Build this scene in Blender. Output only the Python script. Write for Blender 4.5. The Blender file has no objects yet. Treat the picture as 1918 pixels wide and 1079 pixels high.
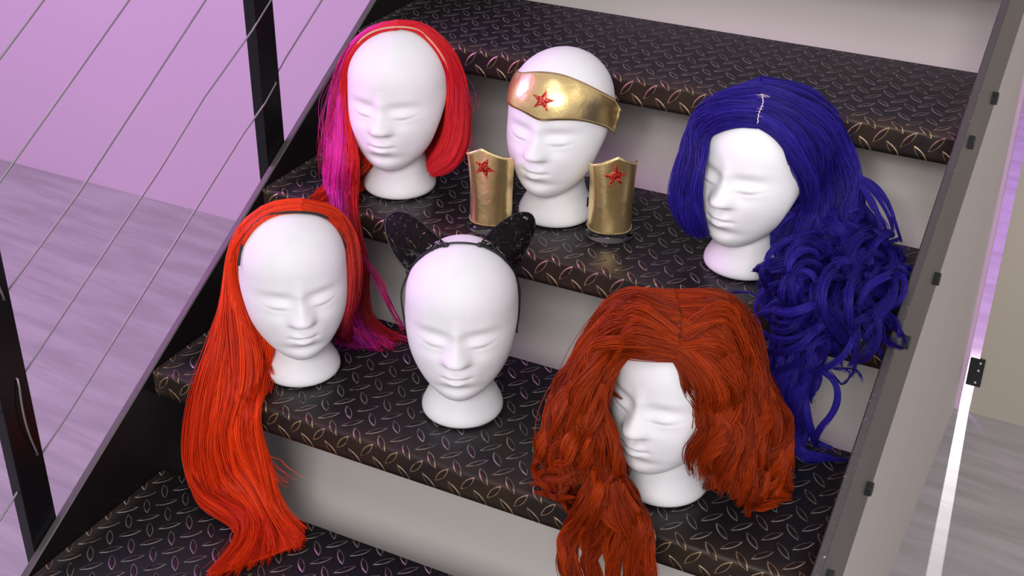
import bpy, math, random
import numpy as np
from mathutils import Matrix, Vector, noise

sc = bpy.context.scene
COL = sc.collection

# ------------------------------------------------------------------ camera
F_PX = 2459.45
CAM = np.array([1.30551, -0.98297, 1.33693])
CM = np.array([[0.8890982, 0.45766865, 0.0066177],
               [0.23081667, -0.43582125, -0.86993305],
               [-0.39525695, 0.77498338, -0.49312544]])      # rows: right, down, forward
cam_d = bpy.data.cameras.new('camera')
cam = bpy.data.objects.new('camera', cam_d)
COL.objects.link(cam)
cam_d.sensor_width = 36
cam_d.lens = F_PX / 1918 * 36
cam_d.clip_start = 0.05
m4 = Matrix.Identity(4)
for i in range(3):
    m4[i][0] = CM[0][i]; m4[i][1] = -CM[1][i]; m4[i][2] = -CM[2][i]; m4[i][3] = CAM[i]
cam.matrix_world = m4
sc.camera = cam

# ------------------------------------------------------------------ look
sc.view_settings.view_transform = 'Standard'
sc.view_settings.look = 'None'
sc.view_settings.gamma = 1
sc.view_settings.use_curve_mapping = False
sc.view_settings.exposure = 0.0
w = bpy.data.worlds.new('world')
sc.world = w
w.use_nodes = True
w.node_tree.nodes['Background'].inputs[0].default_value = (0.80, 0.78, 0.86, 1)
w.node_tree.nodes['Background'].inputs[1].default_value = 0.66


def area(name, loc, target, size, power, color, sy=None):
    d = bpy.data.lights.new(name, 'AREA')
    d.energy = power; d.color = color
    d.shape = 'RECTANGLE'; d.size = size; d.size_y = sy or size
    o = bpy.data.objects.new(name, d)
    o.location = loc
    o.rotation_euler = (Vector(target) - Vector(loc)).to_track_quat('-Z', 'Y').to_euler()
    COL.objects.link(o)
    return o


area('studio_softbox_light', (2.1, -4.3, 3.2), (0.5, 0.7, 0.2), 2.0, 172, (1.0, 0.975, 0.98))
area('added_top_light', (0.7, -1.3, 3.1), (0.5, 0.6, 0.2), 1.0, 9, (1.0, 0.965, 0.96))  # unseen overhead light, added to shape brows, noses and chins
area('studio_fill_light', (3.2, -0.3, 2.4), (0.7, 0.8, 0.2), 1.4, 8, (1.0, 0.93, 0.86))
ul_ = bpy.data.lights.new('added_upper_steps_light', 'SPOT')  # unseen spot, added to brighten the top steps and the board behind them
ul_.energy = 75; ul_.spot_size = math.radians(24); ul_.spot_blend = 0.8; ul_.shadow_soft_size = 0.12; ul_.color = (1.0, 0.96, 0.92)
uo_ = bpy.data.objects.new('added_upper_steps_light', ul_)
uo_.location = (1.15, -1.7, 1.80)
uo_.rotation_euler = (Vector((0.80, 1.55, 0.62)) - Vector((1.15, -1.7, 1.80))).to_track_quat('-Z', 'Y').to_euler()
COL.objects.link(uo_)
area('purple_wash_light', (-2.6, 0.4, 2.2), (-1.6, 2.4, -0.5), 1.2, 46, (0.74, 0.20, 0.98))
mg_ = area('magenta_side_light', (-0.95, 0.45, 0.95), (0.12, 0.72, 0.50), 0.5, 1.7, (0.88, 0.25, 1.0))
mg_.data.spread = math.radians(60)
# the room behind the back wall: purple lamp on its floor, and a small bright lamp whose beam comes through the gap
area('purple_backroom_light', (-0.2, 4.2, 1.2), (0.95, 3.9, -0.94), 0.5, 60, (0.62, 0.22, 1.0))
area('backroom_white_light', (0.3, 3.1, 0.3), (0.98, 3.0, -0.94), 0.25, 4, (1.0, 0.70, 1.0))
sd_ = bpy.data.lights.new('beam_light', 'SPOT')
sd_.energy = 2400; sd_.spot_size = math.radians(12.6); sd_.spot_blend = 0.15; sd_.shadow_soft_size = 0.012
sd_.color = (1.0, 0.95, 0.97)
so_ = bpy.data.objects.new('beam_light', sd_)
so_.location = (0.72, 6.0, -0.60)
so_.rotation_euler = (Vector((1.125, 1.8, -0.60)) - Vector((0.72, 6.0, -0.60))).to_track_quat('-Z', 'Y').to_euler()
COL.objects.link(so_)

# ------------------------------------------------------------------ stair metrics
RISE, RUN, DEPTH, LIP, WID = 0.18799, 0.31682, 0.30487, 0.045, 1.0665
SL = RISE / RUN
ZF = -5 * RISE            # the floor
YW = 2.565                # back wall
TH = 0.0125               # stringer plate thickness


def pix(x, y):
    v = CM.T @ np.array([(x - 959) / F_PX, (y - 539.5) / F_PX, 1.0])
    return v


def at(x, y, ax, val):
    v = pix(x, y)
    t = (val - CAM[ax]) / v[ax]
    return CAM + t * v


# ------------------------------------------------------------------ node helpers
def new_mat(name):
    m = bpy.data.materials.new(name)
    m.use_nodes = True
    nt = m.node_tree
    return m, nt, nt.nodes['Principled BSDF']


def node(nt, kind, **kw):
    n = nt.nodes.new(kind)
    for k, v in kw.items():
        setattr(n, k, v)
    return n


def math_n(nt, op, a, b=None, c=None, clamp=False):
    n = nt.nodes.new('ShaderNodeMath')
    n.operation = op
    n.use_clamp = clamp
    for i, v in enumerate((a, b, c)):
        if v is None:
            continue
        if isinstance(v, (int, float)):
            n.inputs[i].default_value = v
        else:
            nt.links.new(v, n.inputs[i])
    return n.outputs[0]


def sstep(nt, x, e0, e1):
    n = nt.nodes.new('ShaderNodeMapRange')
    n.interpolation_type = 'SMOOTHSTEP'
    nt.links.new(x, n.inputs['Value'])
    n.inputs['From Min'].default_value = e0
    n.inputs['From Max'].default_value = e1
    return n.outputs['Result']


def mixc(nt, f, a, b):
    n = nt.nodes.new('ShaderNodeMix')
    n.data_type = 'RGBA'
    for sock, v in ((n.inputs[0], f), (n.inputs[6], a), (n.inputs[7], b)):
        if isinstance(v, (int, float)):
            sock.default_value = v
        elif isinstance(v, tuple):
            sock.default_value = (*v, 1) if len(v) == 3 else v
        else:
            nt.links.new(v, sock)
    return n.outputs[2]


def noise_n(nt, vec, scale, detail=3, rough=0.5, dims='3D'):
    n = nt.nodes.new('ShaderNodeTexNoise')
    n.noise_dimensions = dims
    n.inputs['Scale'].default_value = scale
    n.inputs['Detail'].default_value = detail
    n.inputs['Roughness'].default_value = rough
    if vec is not None:
        nt.links.new(vec, n.inputs['Vector'])
    return n.outputs['Fac']


def bump_n(nt, height, strength, dist, normal=None):
    n = nt.nodes.new('ShaderNodeBump')
    n.inputs['Strength'].default_value = strength
    n.inputs['Distance'].default_value = dist
    nt.links.new(height, n.inputs['Height'])
    if normal is not None:
        nt.links.new(normal, n.inputs['Normal'])
    return n.outputs['Normal']


def simple_mat(name, col, rough=0.5, metal=0.0, noise_amt=0.0, nscale=20, bump=0.0, bscale=200, bdist=0.001):
    m, nt, b = new_mat(name)
    b.inputs['Base Color'].default_value = (*col, 1)
    b.inputs['Roughness'].default_value = rough
    b.inputs['Metallic'].default_value = metal
    tc = node(nt, 'ShaderNodeTexCoord')
    if noise_amt:
        f = noise_n(nt, tc.outputs['Object'], nscale)
        c = mixc(nt, f, tuple(max(0, x * (1 - noise_amt)) for x in col), tuple(min(1, x * (1 + noise_amt)) for x in col))
        nt.links.new(c, b.inputs['Base Color'])
    if bump:
        f = noise_n(nt, tc.outputs['Object'], bscale, 2)
        nt.links.new(bump_n(nt, f, bump, bdist), b.inputs['Normal'])
    return m


# ------------------------------------------------------------------ mesh helpers
def mesh_from(name, V, F, mats=(), smooth=True, uv=None, fmat=None, vcol=None):
    me = bpy.data.meshes.new(name)
    V = np.asarray(V, dtype=np.float32)
    if isinstance(F, np.ndarray):
        n = F.shape[1]
        me.vertices.add(len(V)); me.vertices.foreach_set('co', V.ravel())
        me.loops.add(F.size); me.loops.foreach_set('vertex_index', F.ravel().astype(np.int32))
        me.polygons.add(len(F))
        me.polygons.foreach_set('loop_start', np.arange(0, F.size, n, dtype=np.int32))
        me.polygons.foreach_set('loop_total', np.full(len(F), n, dtype=np.int32))
        me.update(calc_edges=True)
        loopv = F.ravel()
    else:
        me.from_pydata([tuple(map(float, v)) for v in V], [], F)
        loopv = np.array([i for f in F for i in f])
    for m in mats:
        me.materials.append(m)
    if smooth:
        me.polygons.foreach_set('use_smooth', np.ones(len(me.polygons), dtype=bool))
    if fmat is not None:
        me.polygons.foreach_set('material_index', np.asarray(fmat, dtype=np.int32))
    if uv is not None:
        l = me.uv_layers.new(name='UVMap')
        l.data.foreach_set('uv', np.asarray(uv, dtype=np.float32)[loopv].ravel())
    if vcol is not None:
        a = me.color_attributes.new('tint', 'FLOAT_COLOR', 'POINT')
        a.data.foreach_set('color', np.asarray(vcol, dtype=np.float32).ravel())
    if not isinstance(F, np.ndarray):
        me.validate()
    return me


def link(name, me, parent=None, loc=None, kind=None):
    o = bpy.data.objects.new(name, me)
    COL.objects.link(o)
    if parent is not None:
        o.parent = parent
    if loc is not None:
        o.location = loc
    if kind:
        o['kind'] = kind
    return o


def tag(o, label, cat, group=None):
    o['label'] = label
    o['category'] = cat
    if group:
        o['group'] = group
    return o


class MB:
    """collects vertices and faces"""
    def __init__(s):
        s.V = []; s.F = []

    def add(s, V, F):
        b = len(s.V)
        s.V += [tuple(v) for v in V]
        s.F += [tuple(i + b for i in f) for f in F]

    def box(s, x0, x1, y0, y1, z0, z1, fn=None):
        V = [(x, y, z) for z in (z0, z1) for y in (y0, y1) for x in (x0, x1)]
        if fn:
            V = [fn(*v) for v in V]
        s.add(V, [(0, 2, 3, 1), (4, 5, 7, 6), (0, 1, 5, 4), (2, 6, 7, 3), (0, 4, 6, 2), (1, 3, 7, 5)])

    def lathe(s, prof, n=48, c=(0, 0, 0)):
        V = []; F = []
        for r_, z in prof:
            for i in range(n):
                a = 2 * math.pi * i / n
                V.append((c[0] + r_ * math.cos(a), c[1] + r_ * math.sin(a), c[2] + z))
        for j in range(len(prof) - 1):
            for i in range(n):
                k = (i + 1) % n
                F.append((j * n + i, j * n + k, (j + 1) * n + k, (j + 1) * n + i))
        s.add(V, F)

    def tube(s, pts, rad, n=8, closed=False):
        pts = [Vector(p) for p in pts]
        V = []; F = []
        up = Vector((0.13, 0.21, 0.97)).normalized()
        m = len(pts)
        for i, p in enumerate(pts):
            if closed:
                t = (pts[(i + 1) % m] - pts[i - 1]).normalized()
            else:
                t = (pts[min(i + 1, m - 1)] - pts[max(i - 1, 0)]).normalized()
            a = t.cross(up)
            if a.length < 0.05:
                a = t.cross(Vector((1, 0, 0)))
            a.normalize()
            b = t.cross(a)
            rr = rad[i] if hasattr(rad, '__len__') else rad
            for j in range(n):
                g = 2 * math.pi * j / n
                V.append(p + a * (rr * math.cos(g)) + b * (rr * math.sin(g)))
        for i in range(m if closed else m - 1):
            for j in range(n):
                k = (j + 1) % n
                i2 = (i + 1) % m
                F.append((i * n + j, i * n + k, i2 * n + k, i2 * n + j))
        if not closed:
            F.append(tuple(reversed(range(n))))
            F.append(tuple((m - 1) * n + j for j in range(n)))
        s.add(V, F)

    def build(s, name, mat, parent=None, smooth=False, kind=None, bevel=0, loc=None):
        me = mesh_from(name, s.V, s.F, [mat], smooth)
        o = link(name, me, parent, loc, kind)
        if bevel:
            b = o.modifiers.new('edge', 'BEVEL')
            b.width = bevel; b.segments = 2; b.limit_method = 'ANGLE'
        return o


def catmull(P, n):
    """resample control points (k,3) to n points"""
    P = np.asarray(P, float)
    k = len(P)
    if k == 2:
        t = np.linspace(0, 1, n)[:, None]
        return P[0] * (1 - t) + P[1] * t
    Q = np.vstack([2 * P[0] - P[1], P, 2 * P[-1] - P[-2]])
    d = np.r_[0, np.cumsum(np.linalg.norm(np.diff(P, axis=0), axis=1))]
    s = np.linspace(0, d[-1], n)
    i = np.clip(np.searchsorted(d, s, side='right') - 1, 0, k - 2)
    t = ((s - d[i]) / np.maximum(d[i + 1] - d[i], 1e-9))[:, None]
    p0, p1, p2, p3 = Q[i], Q[i + 1], Q[i + 2], Q[i + 3]
    return 0.5 * (2 * p1 + (p2 - p0) * t + (2 * p0 - 5 * p1 + 4 * p2 - p3) * t ** 2 + (3 * p1 - p0 - 3 * p2 + p3) * t ** 3)


# ------------------------------------------------------------------ materials
def floor_material():
    m, nt, b = new_mat('pale_wood_vinyl')
    tc = node(nt, 'ShaderNodeTexCoord')
    mp = node(nt, 'ShaderNodeMapping')
    mp.inputs['Rotation'].default_value = (0, 0, math.radians(4))
    nt.links.new(tc.outputs['Object'], mp.inputs['Vector'])
    sep = node(nt, 'ShaderNodeSeparateXYZ')
    nt.links.new(mp.outputs[0], sep.inputs[0])
    st = node(nt, 'ShaderNodeCombineXYZ')
    nt.links.new(math_n(nt, 'MULTIPLY', sep.outputs[0], 1.0), st.inputs[0])
    nt.links.new(math_n(nt, 'MULTIPLY', sep.outputs[1], 7.0), st.inputs[1])
    f = noise_n(nt, st.outputs[0], 2.2, 6, 0.62)
    f2 = noise_n(nt, tc.outputs['Object'], 2.2, 2)
    row = math_n(nt, 'FLOOR', math_n(nt, 'MULTIPLY', sep.outputs[1], 1 / 0.19))
    wn = node(nt, 'ShaderNodeTexWhiteNoise', noise_dimensions='1D')
    nt.links.new(row, wn.inputs['W'])
    fr = math_n(nt, 'FRACT', math_n(nt, 'MULTIPLY', sep.outputs[1], 1 / 0.19))
    seam = math_n(nt, 'LESS_THAN', fr, 0.012)
    c = mixc(nt, sstep(nt, f, 0.3, 0.72), (0.36, 0.335, 0.345), (0.50, 0.475, 0.485))
    c = mixc(nt, math_n(nt, 'MULTIPLY', wn.outputs[0], 0.22), c, (0.40, 0.385, 0.40))
    # brownish knots
    vo = node(nt, 'ShaderNodeTexVoronoi')
    vo.inputs['Scale'].default_value = 2.3
    nt.links.new(mp.outputs[0], vo.inputs['Vector'])
    k = math_n(nt, 'MULTIPLY', math_n(nt, 'SUBTRACT', 1.0, sstep(nt, vo.outputs['Distance'], 0.03, 0.11)), 0.5)
    c = mixc(nt, k, c, (0.33, 0.27, 0.26))
    c = mixc(nt, math_n(nt, 'MULTIPLY', seam, 0.35), c, (0.25, 0.23, 0.24))
    nt.links.new(c, b.inputs['Base Color'])
    b.inputs['Roughness'].default_value = 0.42
    return m


def lens_mask(nt, u, v, half_l, half_w, ang):
    """signed distance to a pointed lens turned by ang"""
    ca, sa = math.cos(ang), math.sin(ang)
    a = math_n(nt, 'ADD', math_n(nt, 'MULTIPLY', u, ca), math_n(nt, 'MULTIPLY', v, sa))
    bb = math_n(nt, 'ADD', math_n(nt, 'MULTIPLY', u, -sa), math_n(nt, 'MULTIPLY', v, ca))
    rr = (half_l ** 2 + half_w ** 2) / (2 * half_w)
    y = math_n(nt, 'ADD', math_n(nt, 'ABSOLUTE', bb), rr - half_w)
    h = math_n(nt, 'SQRT', math_n(nt, 'ADD', math_n(nt, 'MULTIPLY', a, a), math_n(nt, 'MULTIPLY', y, y)))
    return math_n(nt, 'SUBTRACT', h, rr)


def plate_material(name):
    m, nt, b = new_mat(name)
    uv = node(nt, 'ShaderNodeUVMap')
    tc = node(nt, 'ShaderNodeTexCoord')
    sep = node(nt, 'ShaderNodeSeparateXYZ')
    nt.links.new(uv.outputs[0], sep.inputs[0])
    P_ = 0.0425
    ds = []
    for off, ang in ((0.0, math.radians(-52)), (0.5, math.radians(48))):
        cell = []
        for s in (0, 1):
            q = math_n(nt, 'ADD', math_n(nt, 'MULTIPLY', sep.outputs[s], 1 / P_), off)
            q = math_n(nt, 'SUBTRACT', math_n(nt, 'FRACT', q), 0.5)
            cell.append(math_n(nt, 'MULTIPLY', q, P_))
        ds.append(lens_mask(nt, cell[0], cell[1], 0.0172, 0.0046, ang))
    d = math_n(nt, 'MINIMUM', ds[0], ds[1])
    hgt = math_n(nt, 'SUBTRACT', 1.0, sstep(nt, d, -0.0026, 0.0005))
    ring = math_n(nt, 'SUBTRACT', 1.0, sstep(nt, math_n(nt, 'ABSOLUTE', math_n(nt, 'ADD', d, 0.0003)), 0.0004, 0.0011))
    inside = math_n(nt, 'SUBTRACT', 1.0, sstep(nt, d, -0.002, -0.0008))
    at_ = node(nt, 'ShaderNodeAttribute', attribute_name='tint')      # r: nearness to the worn rim and lip
    rs = node(nt, 'ShaderNodeSeparateColor')
    nt.links.new(at_.outputs['Color'], rs.inputs[0])
    n1 = noise_n(nt, tc.outputs['Object'], 9, 5, 0.6)
    n2 = noise_n(nt, tc.outputs['Object'], 60, 3, 0.6)
    n3 = noise_n(nt, tc.outputs['Object'], 3.0, 2, 0.5)
    rust = math_n(nt, 'MULTIPLY', rs.outputs[0], sstep(nt, n1, 0.25, 0.65), clamp=True)
    base = mixc(nt, n3, (0.016, 0.016, 0.021), (0.034, 0.029, 0.033))
    base = mixc(nt, math_n(nt, 'MULTIPLY', rust, 0.75), base, (0.060, 0.036, 0.020))
    rim = mixc(nt, rs.outputs[0], (0.33, 0.30, 0.28), (0.46, 0.32, 0.18))
    worn = math_n(nt, 'MULTIPLY', ring, sstep(nt, n2, 0.25, 0.6))
    c = mixc(nt, worn, base, rim)
    c = mixc(nt, math_n(nt, 'MULTIPLY', inside, 0.5), c, (0.035, 0.016, 0.014))
    # crumbs and scuffs
    vo = node(nt, 'ShaderNodeTexVoronoi')
    vo.inputs['Scale'].default_value = 26
    nt.links.new(tc.outputs['Object'], vo.inputs['Vector'])
    cs = node(nt, 'ShaderNodeSeparateColor')
    nt.links.new(vo.outputs['Color'], cs.inputs[0])
    fl = math_n(nt, 'MULTIPLY', math_n(nt, 'LESS_THAN', vo.outputs['Distance'], 0.035), math_n(nt, 'GREATER_THAN', cs.outputs[0], 0.86))
    c = mixc(nt, fl, c, (0.7, 0.66, 0.6))
    nt.links.new(c, b.inputs['Base Color'])
    b.inputs['Metallic'].default_value = 0.55
    rg = math_n(nt, 'ADD', math_n(nt, 'MULTIPLY', n1, 0.22), 0.24)
    rg = math_n(nt, 'ADD', rg, math_n(nt, 'MULTIPLY', rust, 0.12))
    nt.links.new(rg, b.inputs['Roughness'])
    nrm = bump_n(nt, hgt, 1.0, 0.0016)
    nrm = bump_n(nt, n2, 0.12, 0.001, nrm)
    nt.links.new(nrm, b.inputs['Normal'])
    return m


def steel_material(name, dark, light, rough=0.4, weld=False):
    m, nt, b = new_mat(name)
    tc = node(nt, 'ShaderNodeTexCoord')
    n1 = noise_n(nt, tc.outputs['Object'], 7, 5, 0.6)
    n2 = noise_n(nt, tc.outputs['Object'], 120, 3, 0.6)
    c = mixc(nt, n1, dark, light)
    if weld:
        c = mixc(nt, sstep(nt, n2, 0.68, 0.75), c, (0.5, 0.5, 0.52))
        nt.links.new(bump_n(nt, n2, 0.6, 0.0015), b.inputs['Normal'])
    nt.links.new(c, b.inputs['Base Color'])
    b.inputs['Metallic'].default_value = 0.5
    b.inputs['Roughness'].default_value = rough
    return m


M_floor = floor_material()
M_screw = simple_mat('bright_screw', (0.75, 0.75, 0.75), 0.35, 0.6)
M_wall = simple_mat('wall_magenta_light_tint', (0.70, 0.50, 0.68), 0.75, noise_amt=0.02, nscale=3, bump=0.05, bscale=60)  # white wall; the lilac in its base colour stands in for magenta light
M_box = simple_mat('beige_painted_board', (0.61, 0.565, 0.525), 0.7, noise_amt=0.03, nscale=2.5)
M_door = simple_mat('cream_painted_panel', (0.50, 0.45, 0.37), 0.7, noise_amt=0.02, nscale=2.5)
M_plate = plate_material('black_checker_plate')
M_black = steel_material('black_steel', (0.010, 0.009, 0.011), (0.022, 0.018, 0.020), 0.38)
M_edge = steel_material('worn_grey_steel', (0.085, 0.075, 0.075), (0.13, 0.115, 0.115), 0.5)
M_edge_r = steel_material('rough_cut_steel_edge', (0.07, 0.06, 0.065), (0.12, 0.10, 0.10), 0.5, weld=True)
M_grey = steel_material('grey_mill_steel', (0.15, 0.13, 0.12), (0.20, 0.18, 0.165), 0.5)
M_bolt = steel_material('dark_bolt_steel', (0.02, 0.022, 0.022), (0.04, 0.042, 0.042), 0.4)
M_post = steel_material('black_post_paint', (0.008, 0.008, 0.010), (0.016, 0.016, 0.019), 0.25)
M_cable = steel_material('steel_cable', (0.22, 0.20, 0.21), (0.33, 0.31, 0.32), 0.4)


# ------------------------------------------------------------------ the room
def plane_quads(name, pts, mat):
    me = mesh_from(name, pts, [tuple(range(4))], [mat], False)
    return link(name, me, kind='structure')


plane_quads('floor', [(-6, -4, ZF), (6, -4, ZF), (6, 8, ZF), (-6, 8, ZF)], M_floor)
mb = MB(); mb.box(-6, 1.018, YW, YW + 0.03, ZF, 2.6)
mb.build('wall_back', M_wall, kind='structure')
mb = MB(); mb.box(1.050, 4.5, YW, YW + 0.03, ZF, 2.6)
mb.build('wall_back_right', M_door, kind='structure')
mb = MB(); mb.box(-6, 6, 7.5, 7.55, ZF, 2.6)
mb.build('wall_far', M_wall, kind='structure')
hin = bpy.data.objects.new('wall_bracket', None)
COL.objects.link(hin)
bq = at(1828, 697, 1, YW - 0.004)
hin.location = bq
tag(hin, 'small dark metal bracket with screws across the gap low on the back wall', 'bracket')
mb = MB(); mb.box(-0.022, 0.020, -0.003, 0.003, -0.048, 0.048)
hp_ = mb.build('bracket_plate', M_bolt, hin, bevel=0.001)
for sx, sz in ((0.008, 0.034), (0.006, 0.008), (0.004, -0.034)):
    mb = MB(); mb.lathe([(0.0001, 0.0), (0.0042, 0.0), (0.0036, 0.0018), (0.0001, 0.0024)], 14)
    o = mb.build('screw', M_screw, hp_, smooth=True, loc=(sx, -0.003, sz)); o.rotation_euler.x = math.pi / 2
# closed-in space under the stairs: sloping board and upright side board
OFF = 0.300
mb = MB()
sp = lambda x, y, z: (x, y, SL * y - OFF + z)
mb.box(0.0, WID, (ZF + OFF) / SL + 0.05, YW, -0.02, 0.0, sp)
mb.build('wall_under_stairs', M_box, kind='structure')
mb = MB()
y0 = (ZF + OFF) / SL + 0.1
mb.add([(0.985, y0, ZF), (1.007, y0, ZF), (0.985, YW, ZF), (1.007, YW, ZF),
        (0.985, y0, SL * y0 - OFF - .001), (1.007, y0, SL * y0 - OFF - .001), (0.985, YW, SL * YW - OFF - .001), (1.007, YW, SL * YW - OFF - .001)],
       [(0, 2, 3, 1), (4, 5, 7, 6), (0, 1, 5, 4), (2, 6, 7, 3), (0, 4, 6, 2), (1, 3, 7, 5)])
mb.build('wall_under_stairs_side', M_box, kind='structure')

# ------------------------------------------------------------------ staircase
stair = bpy.data.objects.new('metal_staircase', None)
COL.objects.link(stair)
stair.location = (0, 0, 0)
tag(stair, 'dark steel open staircase with raised-diamond plate treads between two sloping stringers', 'staircase')


def tread_mesh():
    # profile across the depth: top from the back to the rounded nosing, then the turned-down lip
    prof = []
    s = 0.0
    rb = 0.006
    ys = np.linspace(DEPTH, rb, 24)
    for y in ys:
        prof.append((y, 0.0, DEPTH - y))
    s0 = DEPTH - rb
    for k in range(1, 7):
        a = k / 6 * math.pi / 2
        prof.append((rb - rb * math.sin(a), -rb + rb * math.cos(a), s0 + rb * a))
    s1 = s0 + rb * math.pi / 2
    for z in np.linspace(-rb, -LIP, 6)[1:]:
        prof.append((0.0, z, s1 + (-rb - z)))
    t = 0.004
    back = [(0.0 + t, -LIP, s1 + LIP), (t, -t - 0.003, s1 + 0.05), (DEPTH, -t, s1 + 0.1), (DEPTH, 0.0, 0)]
    prof += back
    nx = 40
    xs = np.linspace(0.0015, WID - 0.0015, nx)
    V = []; UV = []; C = []; F = []
    n = len(prof)
    for j, x in enumerate(xs):
        for (y, z, v) in prof:
            # worn, rusty rim along the nosing, lip and ends
            lipd = max(0.0, 1 - y / 0.045)
            endd = max(0.0, 1 - min(x, WID - x) / 0.035)
            V.append((x, y, z)); UV.append((x, v)); C.append((min(1, lipd + 0.7 * endd), 0, 0, 1))
    for j in range(nx - 1):
        for i in range(n - 1):
            F.append((j * n + i, j * n + i + 1, (j + 1) * n + i + 1, (j + 1) * n + i))
    F.append(tuple(range(n - 1)))
    F.append(tuple(reversed([(nx - 1) * n + i for i in range(n - 1)])))
    me = mesh_from('tread', V, F, [M_plate], True, UV, None, C)
    return me


tread_me = tread_mesh()
for k in range(-4, 6):
    o = link('tread', tread_me, stair, (0, k * RUN, k * RISE))
    e = o.modifiers.new('split', 'EDGE_SPLIT') if False else None



def stringer(x0, x1, top, face, PH, name='stringer'):
    st = -4 * RUN - 0.15
    en = 6 * RUN
    mb = MB()
    fn = lambda x, y, z: (x, y, SL * y + z)
    n = 60
    V = []; F = []; FM = []
    for i in range(n + 1):
        y = st + (en - st) * i / n
        zt = SL * y
        zb = max(zt - PH, ZF)
        zt = max(zt, ZF + 0.001)
        V += [(x0, y, zb), (x1, y, zb), (x1, y, zt - 0.002), (x1 - 0.002, y, zt), (x0 + 0.002, y, zt), (x0, y, zt - 0.002)]
    for i in range(n):
        for a in range(6):
            b_ = (a + 1) % 6
            F.append((i * 6 + a, i * 6 + b_, (i + 1) * 6 + b_, (i + 1) * 6 + a))
            FM.append(1 if a in (2, 3, 4) else 0)
    F.append(tuple(range(6))); FM.append(0)
    F.append(tuple(n * 6 + a for a in reversed(range(6)))); FM.append(0)
    me = mesh_from(name, V, F, [face, top], False, fmat=FM)
    return link(name, me, stair)


ls = stringer(-TH, 0.0, M_edge, M_black, 0.295)
rs_ = stringer(WID, WID + TH, M_edge_r, M_grey, 0.245)
# hexagonal bolt heads on the outer face of the right stringer, two for each tread
for k in range(-4, 6):
    for dy in (0.056, 0.266):
        y = k * RUN + dy
        z = k * RISE - 0.025
        mb = MB()
        n = 6
        V = []
        for xx, rr in ((0.0, 0.0115), (0.0085, 0.0115), (0.0095, 0.010)):
            for i in range(n):
                a = math.pi / 6 + i * math.pi / 3
                V.append((xx, rr * math.cos(a), rr * math.sin(a)))
        F = [(j * n + i, j * n + (i + 1) % n, (j + 1) * n + (i + 1) % n, (j + 1) * n + i) for j in range(2) for i in range(n)]
        F.append(tuple(2 * n + i for i in range(n)))
        mb.add(V, F)
        mb.build('bolt', M_bolt, rs_, loc=(WID + TH, y, z))

# ------------------------------------------------------------------ railing
rail = bpy.data.objects.new('cable_railing', None)
COL.objects.link(rail)
rail.location = (0, 0, 0)
tag(rail, 'black flat-post railing with thin steel cables along the left side of the stairs', 'railing')
PX0, PX1 = -0.034, -TH
for y1 in (0.091, 0.091 + 2 * RUN, 0.091 - 2 * RUN, 0.091 + 4 * RUN):
    mb = MB(); mb.box(PX0, PX1 - 0.0006, y1 - 0.052, y1, SL * y1 - 0.20, SL * y1 + 0.92)
    mb.build('post', M_post, rail, bevel=0.0015)


def cab(pts, name='cable', rad=0.0017):
    mb = MB(); mb.tube(pts, rad, 8)
    return mb.build(name, M_cable, rail, smooth=True)


def sl(y, o, x=-0.022):
    return (x, y, SL * y + o)


XF = -TH + 0.0015
cab([sl(-0.55, 0.66), sl(1.4, 0.66)])
cab([sl(-0.55, 0.524), sl(1.4, 0.524)])
cab([sl(-0.55, 0.382), sl(0.085, 0.384), sl(0.25, 0.374), sl(0.57, 0.382), sl(1.4, 0.382)])
cab([sl(-0.55, 0.25), sl(0.09, 0.250), sl(0.344, 0.245), sl(0.418, 0.243), sl(0.54, 0.249), sl(0.66, 0.254, -0.010), sl(0.73, 0.256, XF), sl(0.80, 0.258), sl(1.4, 0.258)])
cab([sl(-0.55, 0.107), sl(0.09, 0.107), sl(0.16, 0.103), sl(0.482, 0.104), sl(0.62, 0.109, -0.018), sl(0.675, 0.112, XF), sl(0.712, 0.116, XF), sl(0.716, 0.116, -0.02), sl(0.76, 0.117), sl(1.4, 0.117)])
# loose loops of cable between two neighbouring holes on the front post
for (ya, za, yb, zb) in ((0.073, 0.312, 0.079, 0.176), (0.073, 0.572, 0.078, 0.438)):
    pts = [(-0.016, ya, za + 0.001), (XF + .0006, ya - .001, za)]
    for i in range(1, 12):
        t = i / 12
        pts.append((XF + 0.0012 + 0.004 * math.sin(math.pi * t), ya + (yb - ya) * t - 0.010 * math.sin(math.pi * t), za + (zb - za) * t))
    pts += [(XF + .0006, yb, zb), (-0.016, yb, zb)]
    cab(pts, 'cable_loop', 0.0016)


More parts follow.
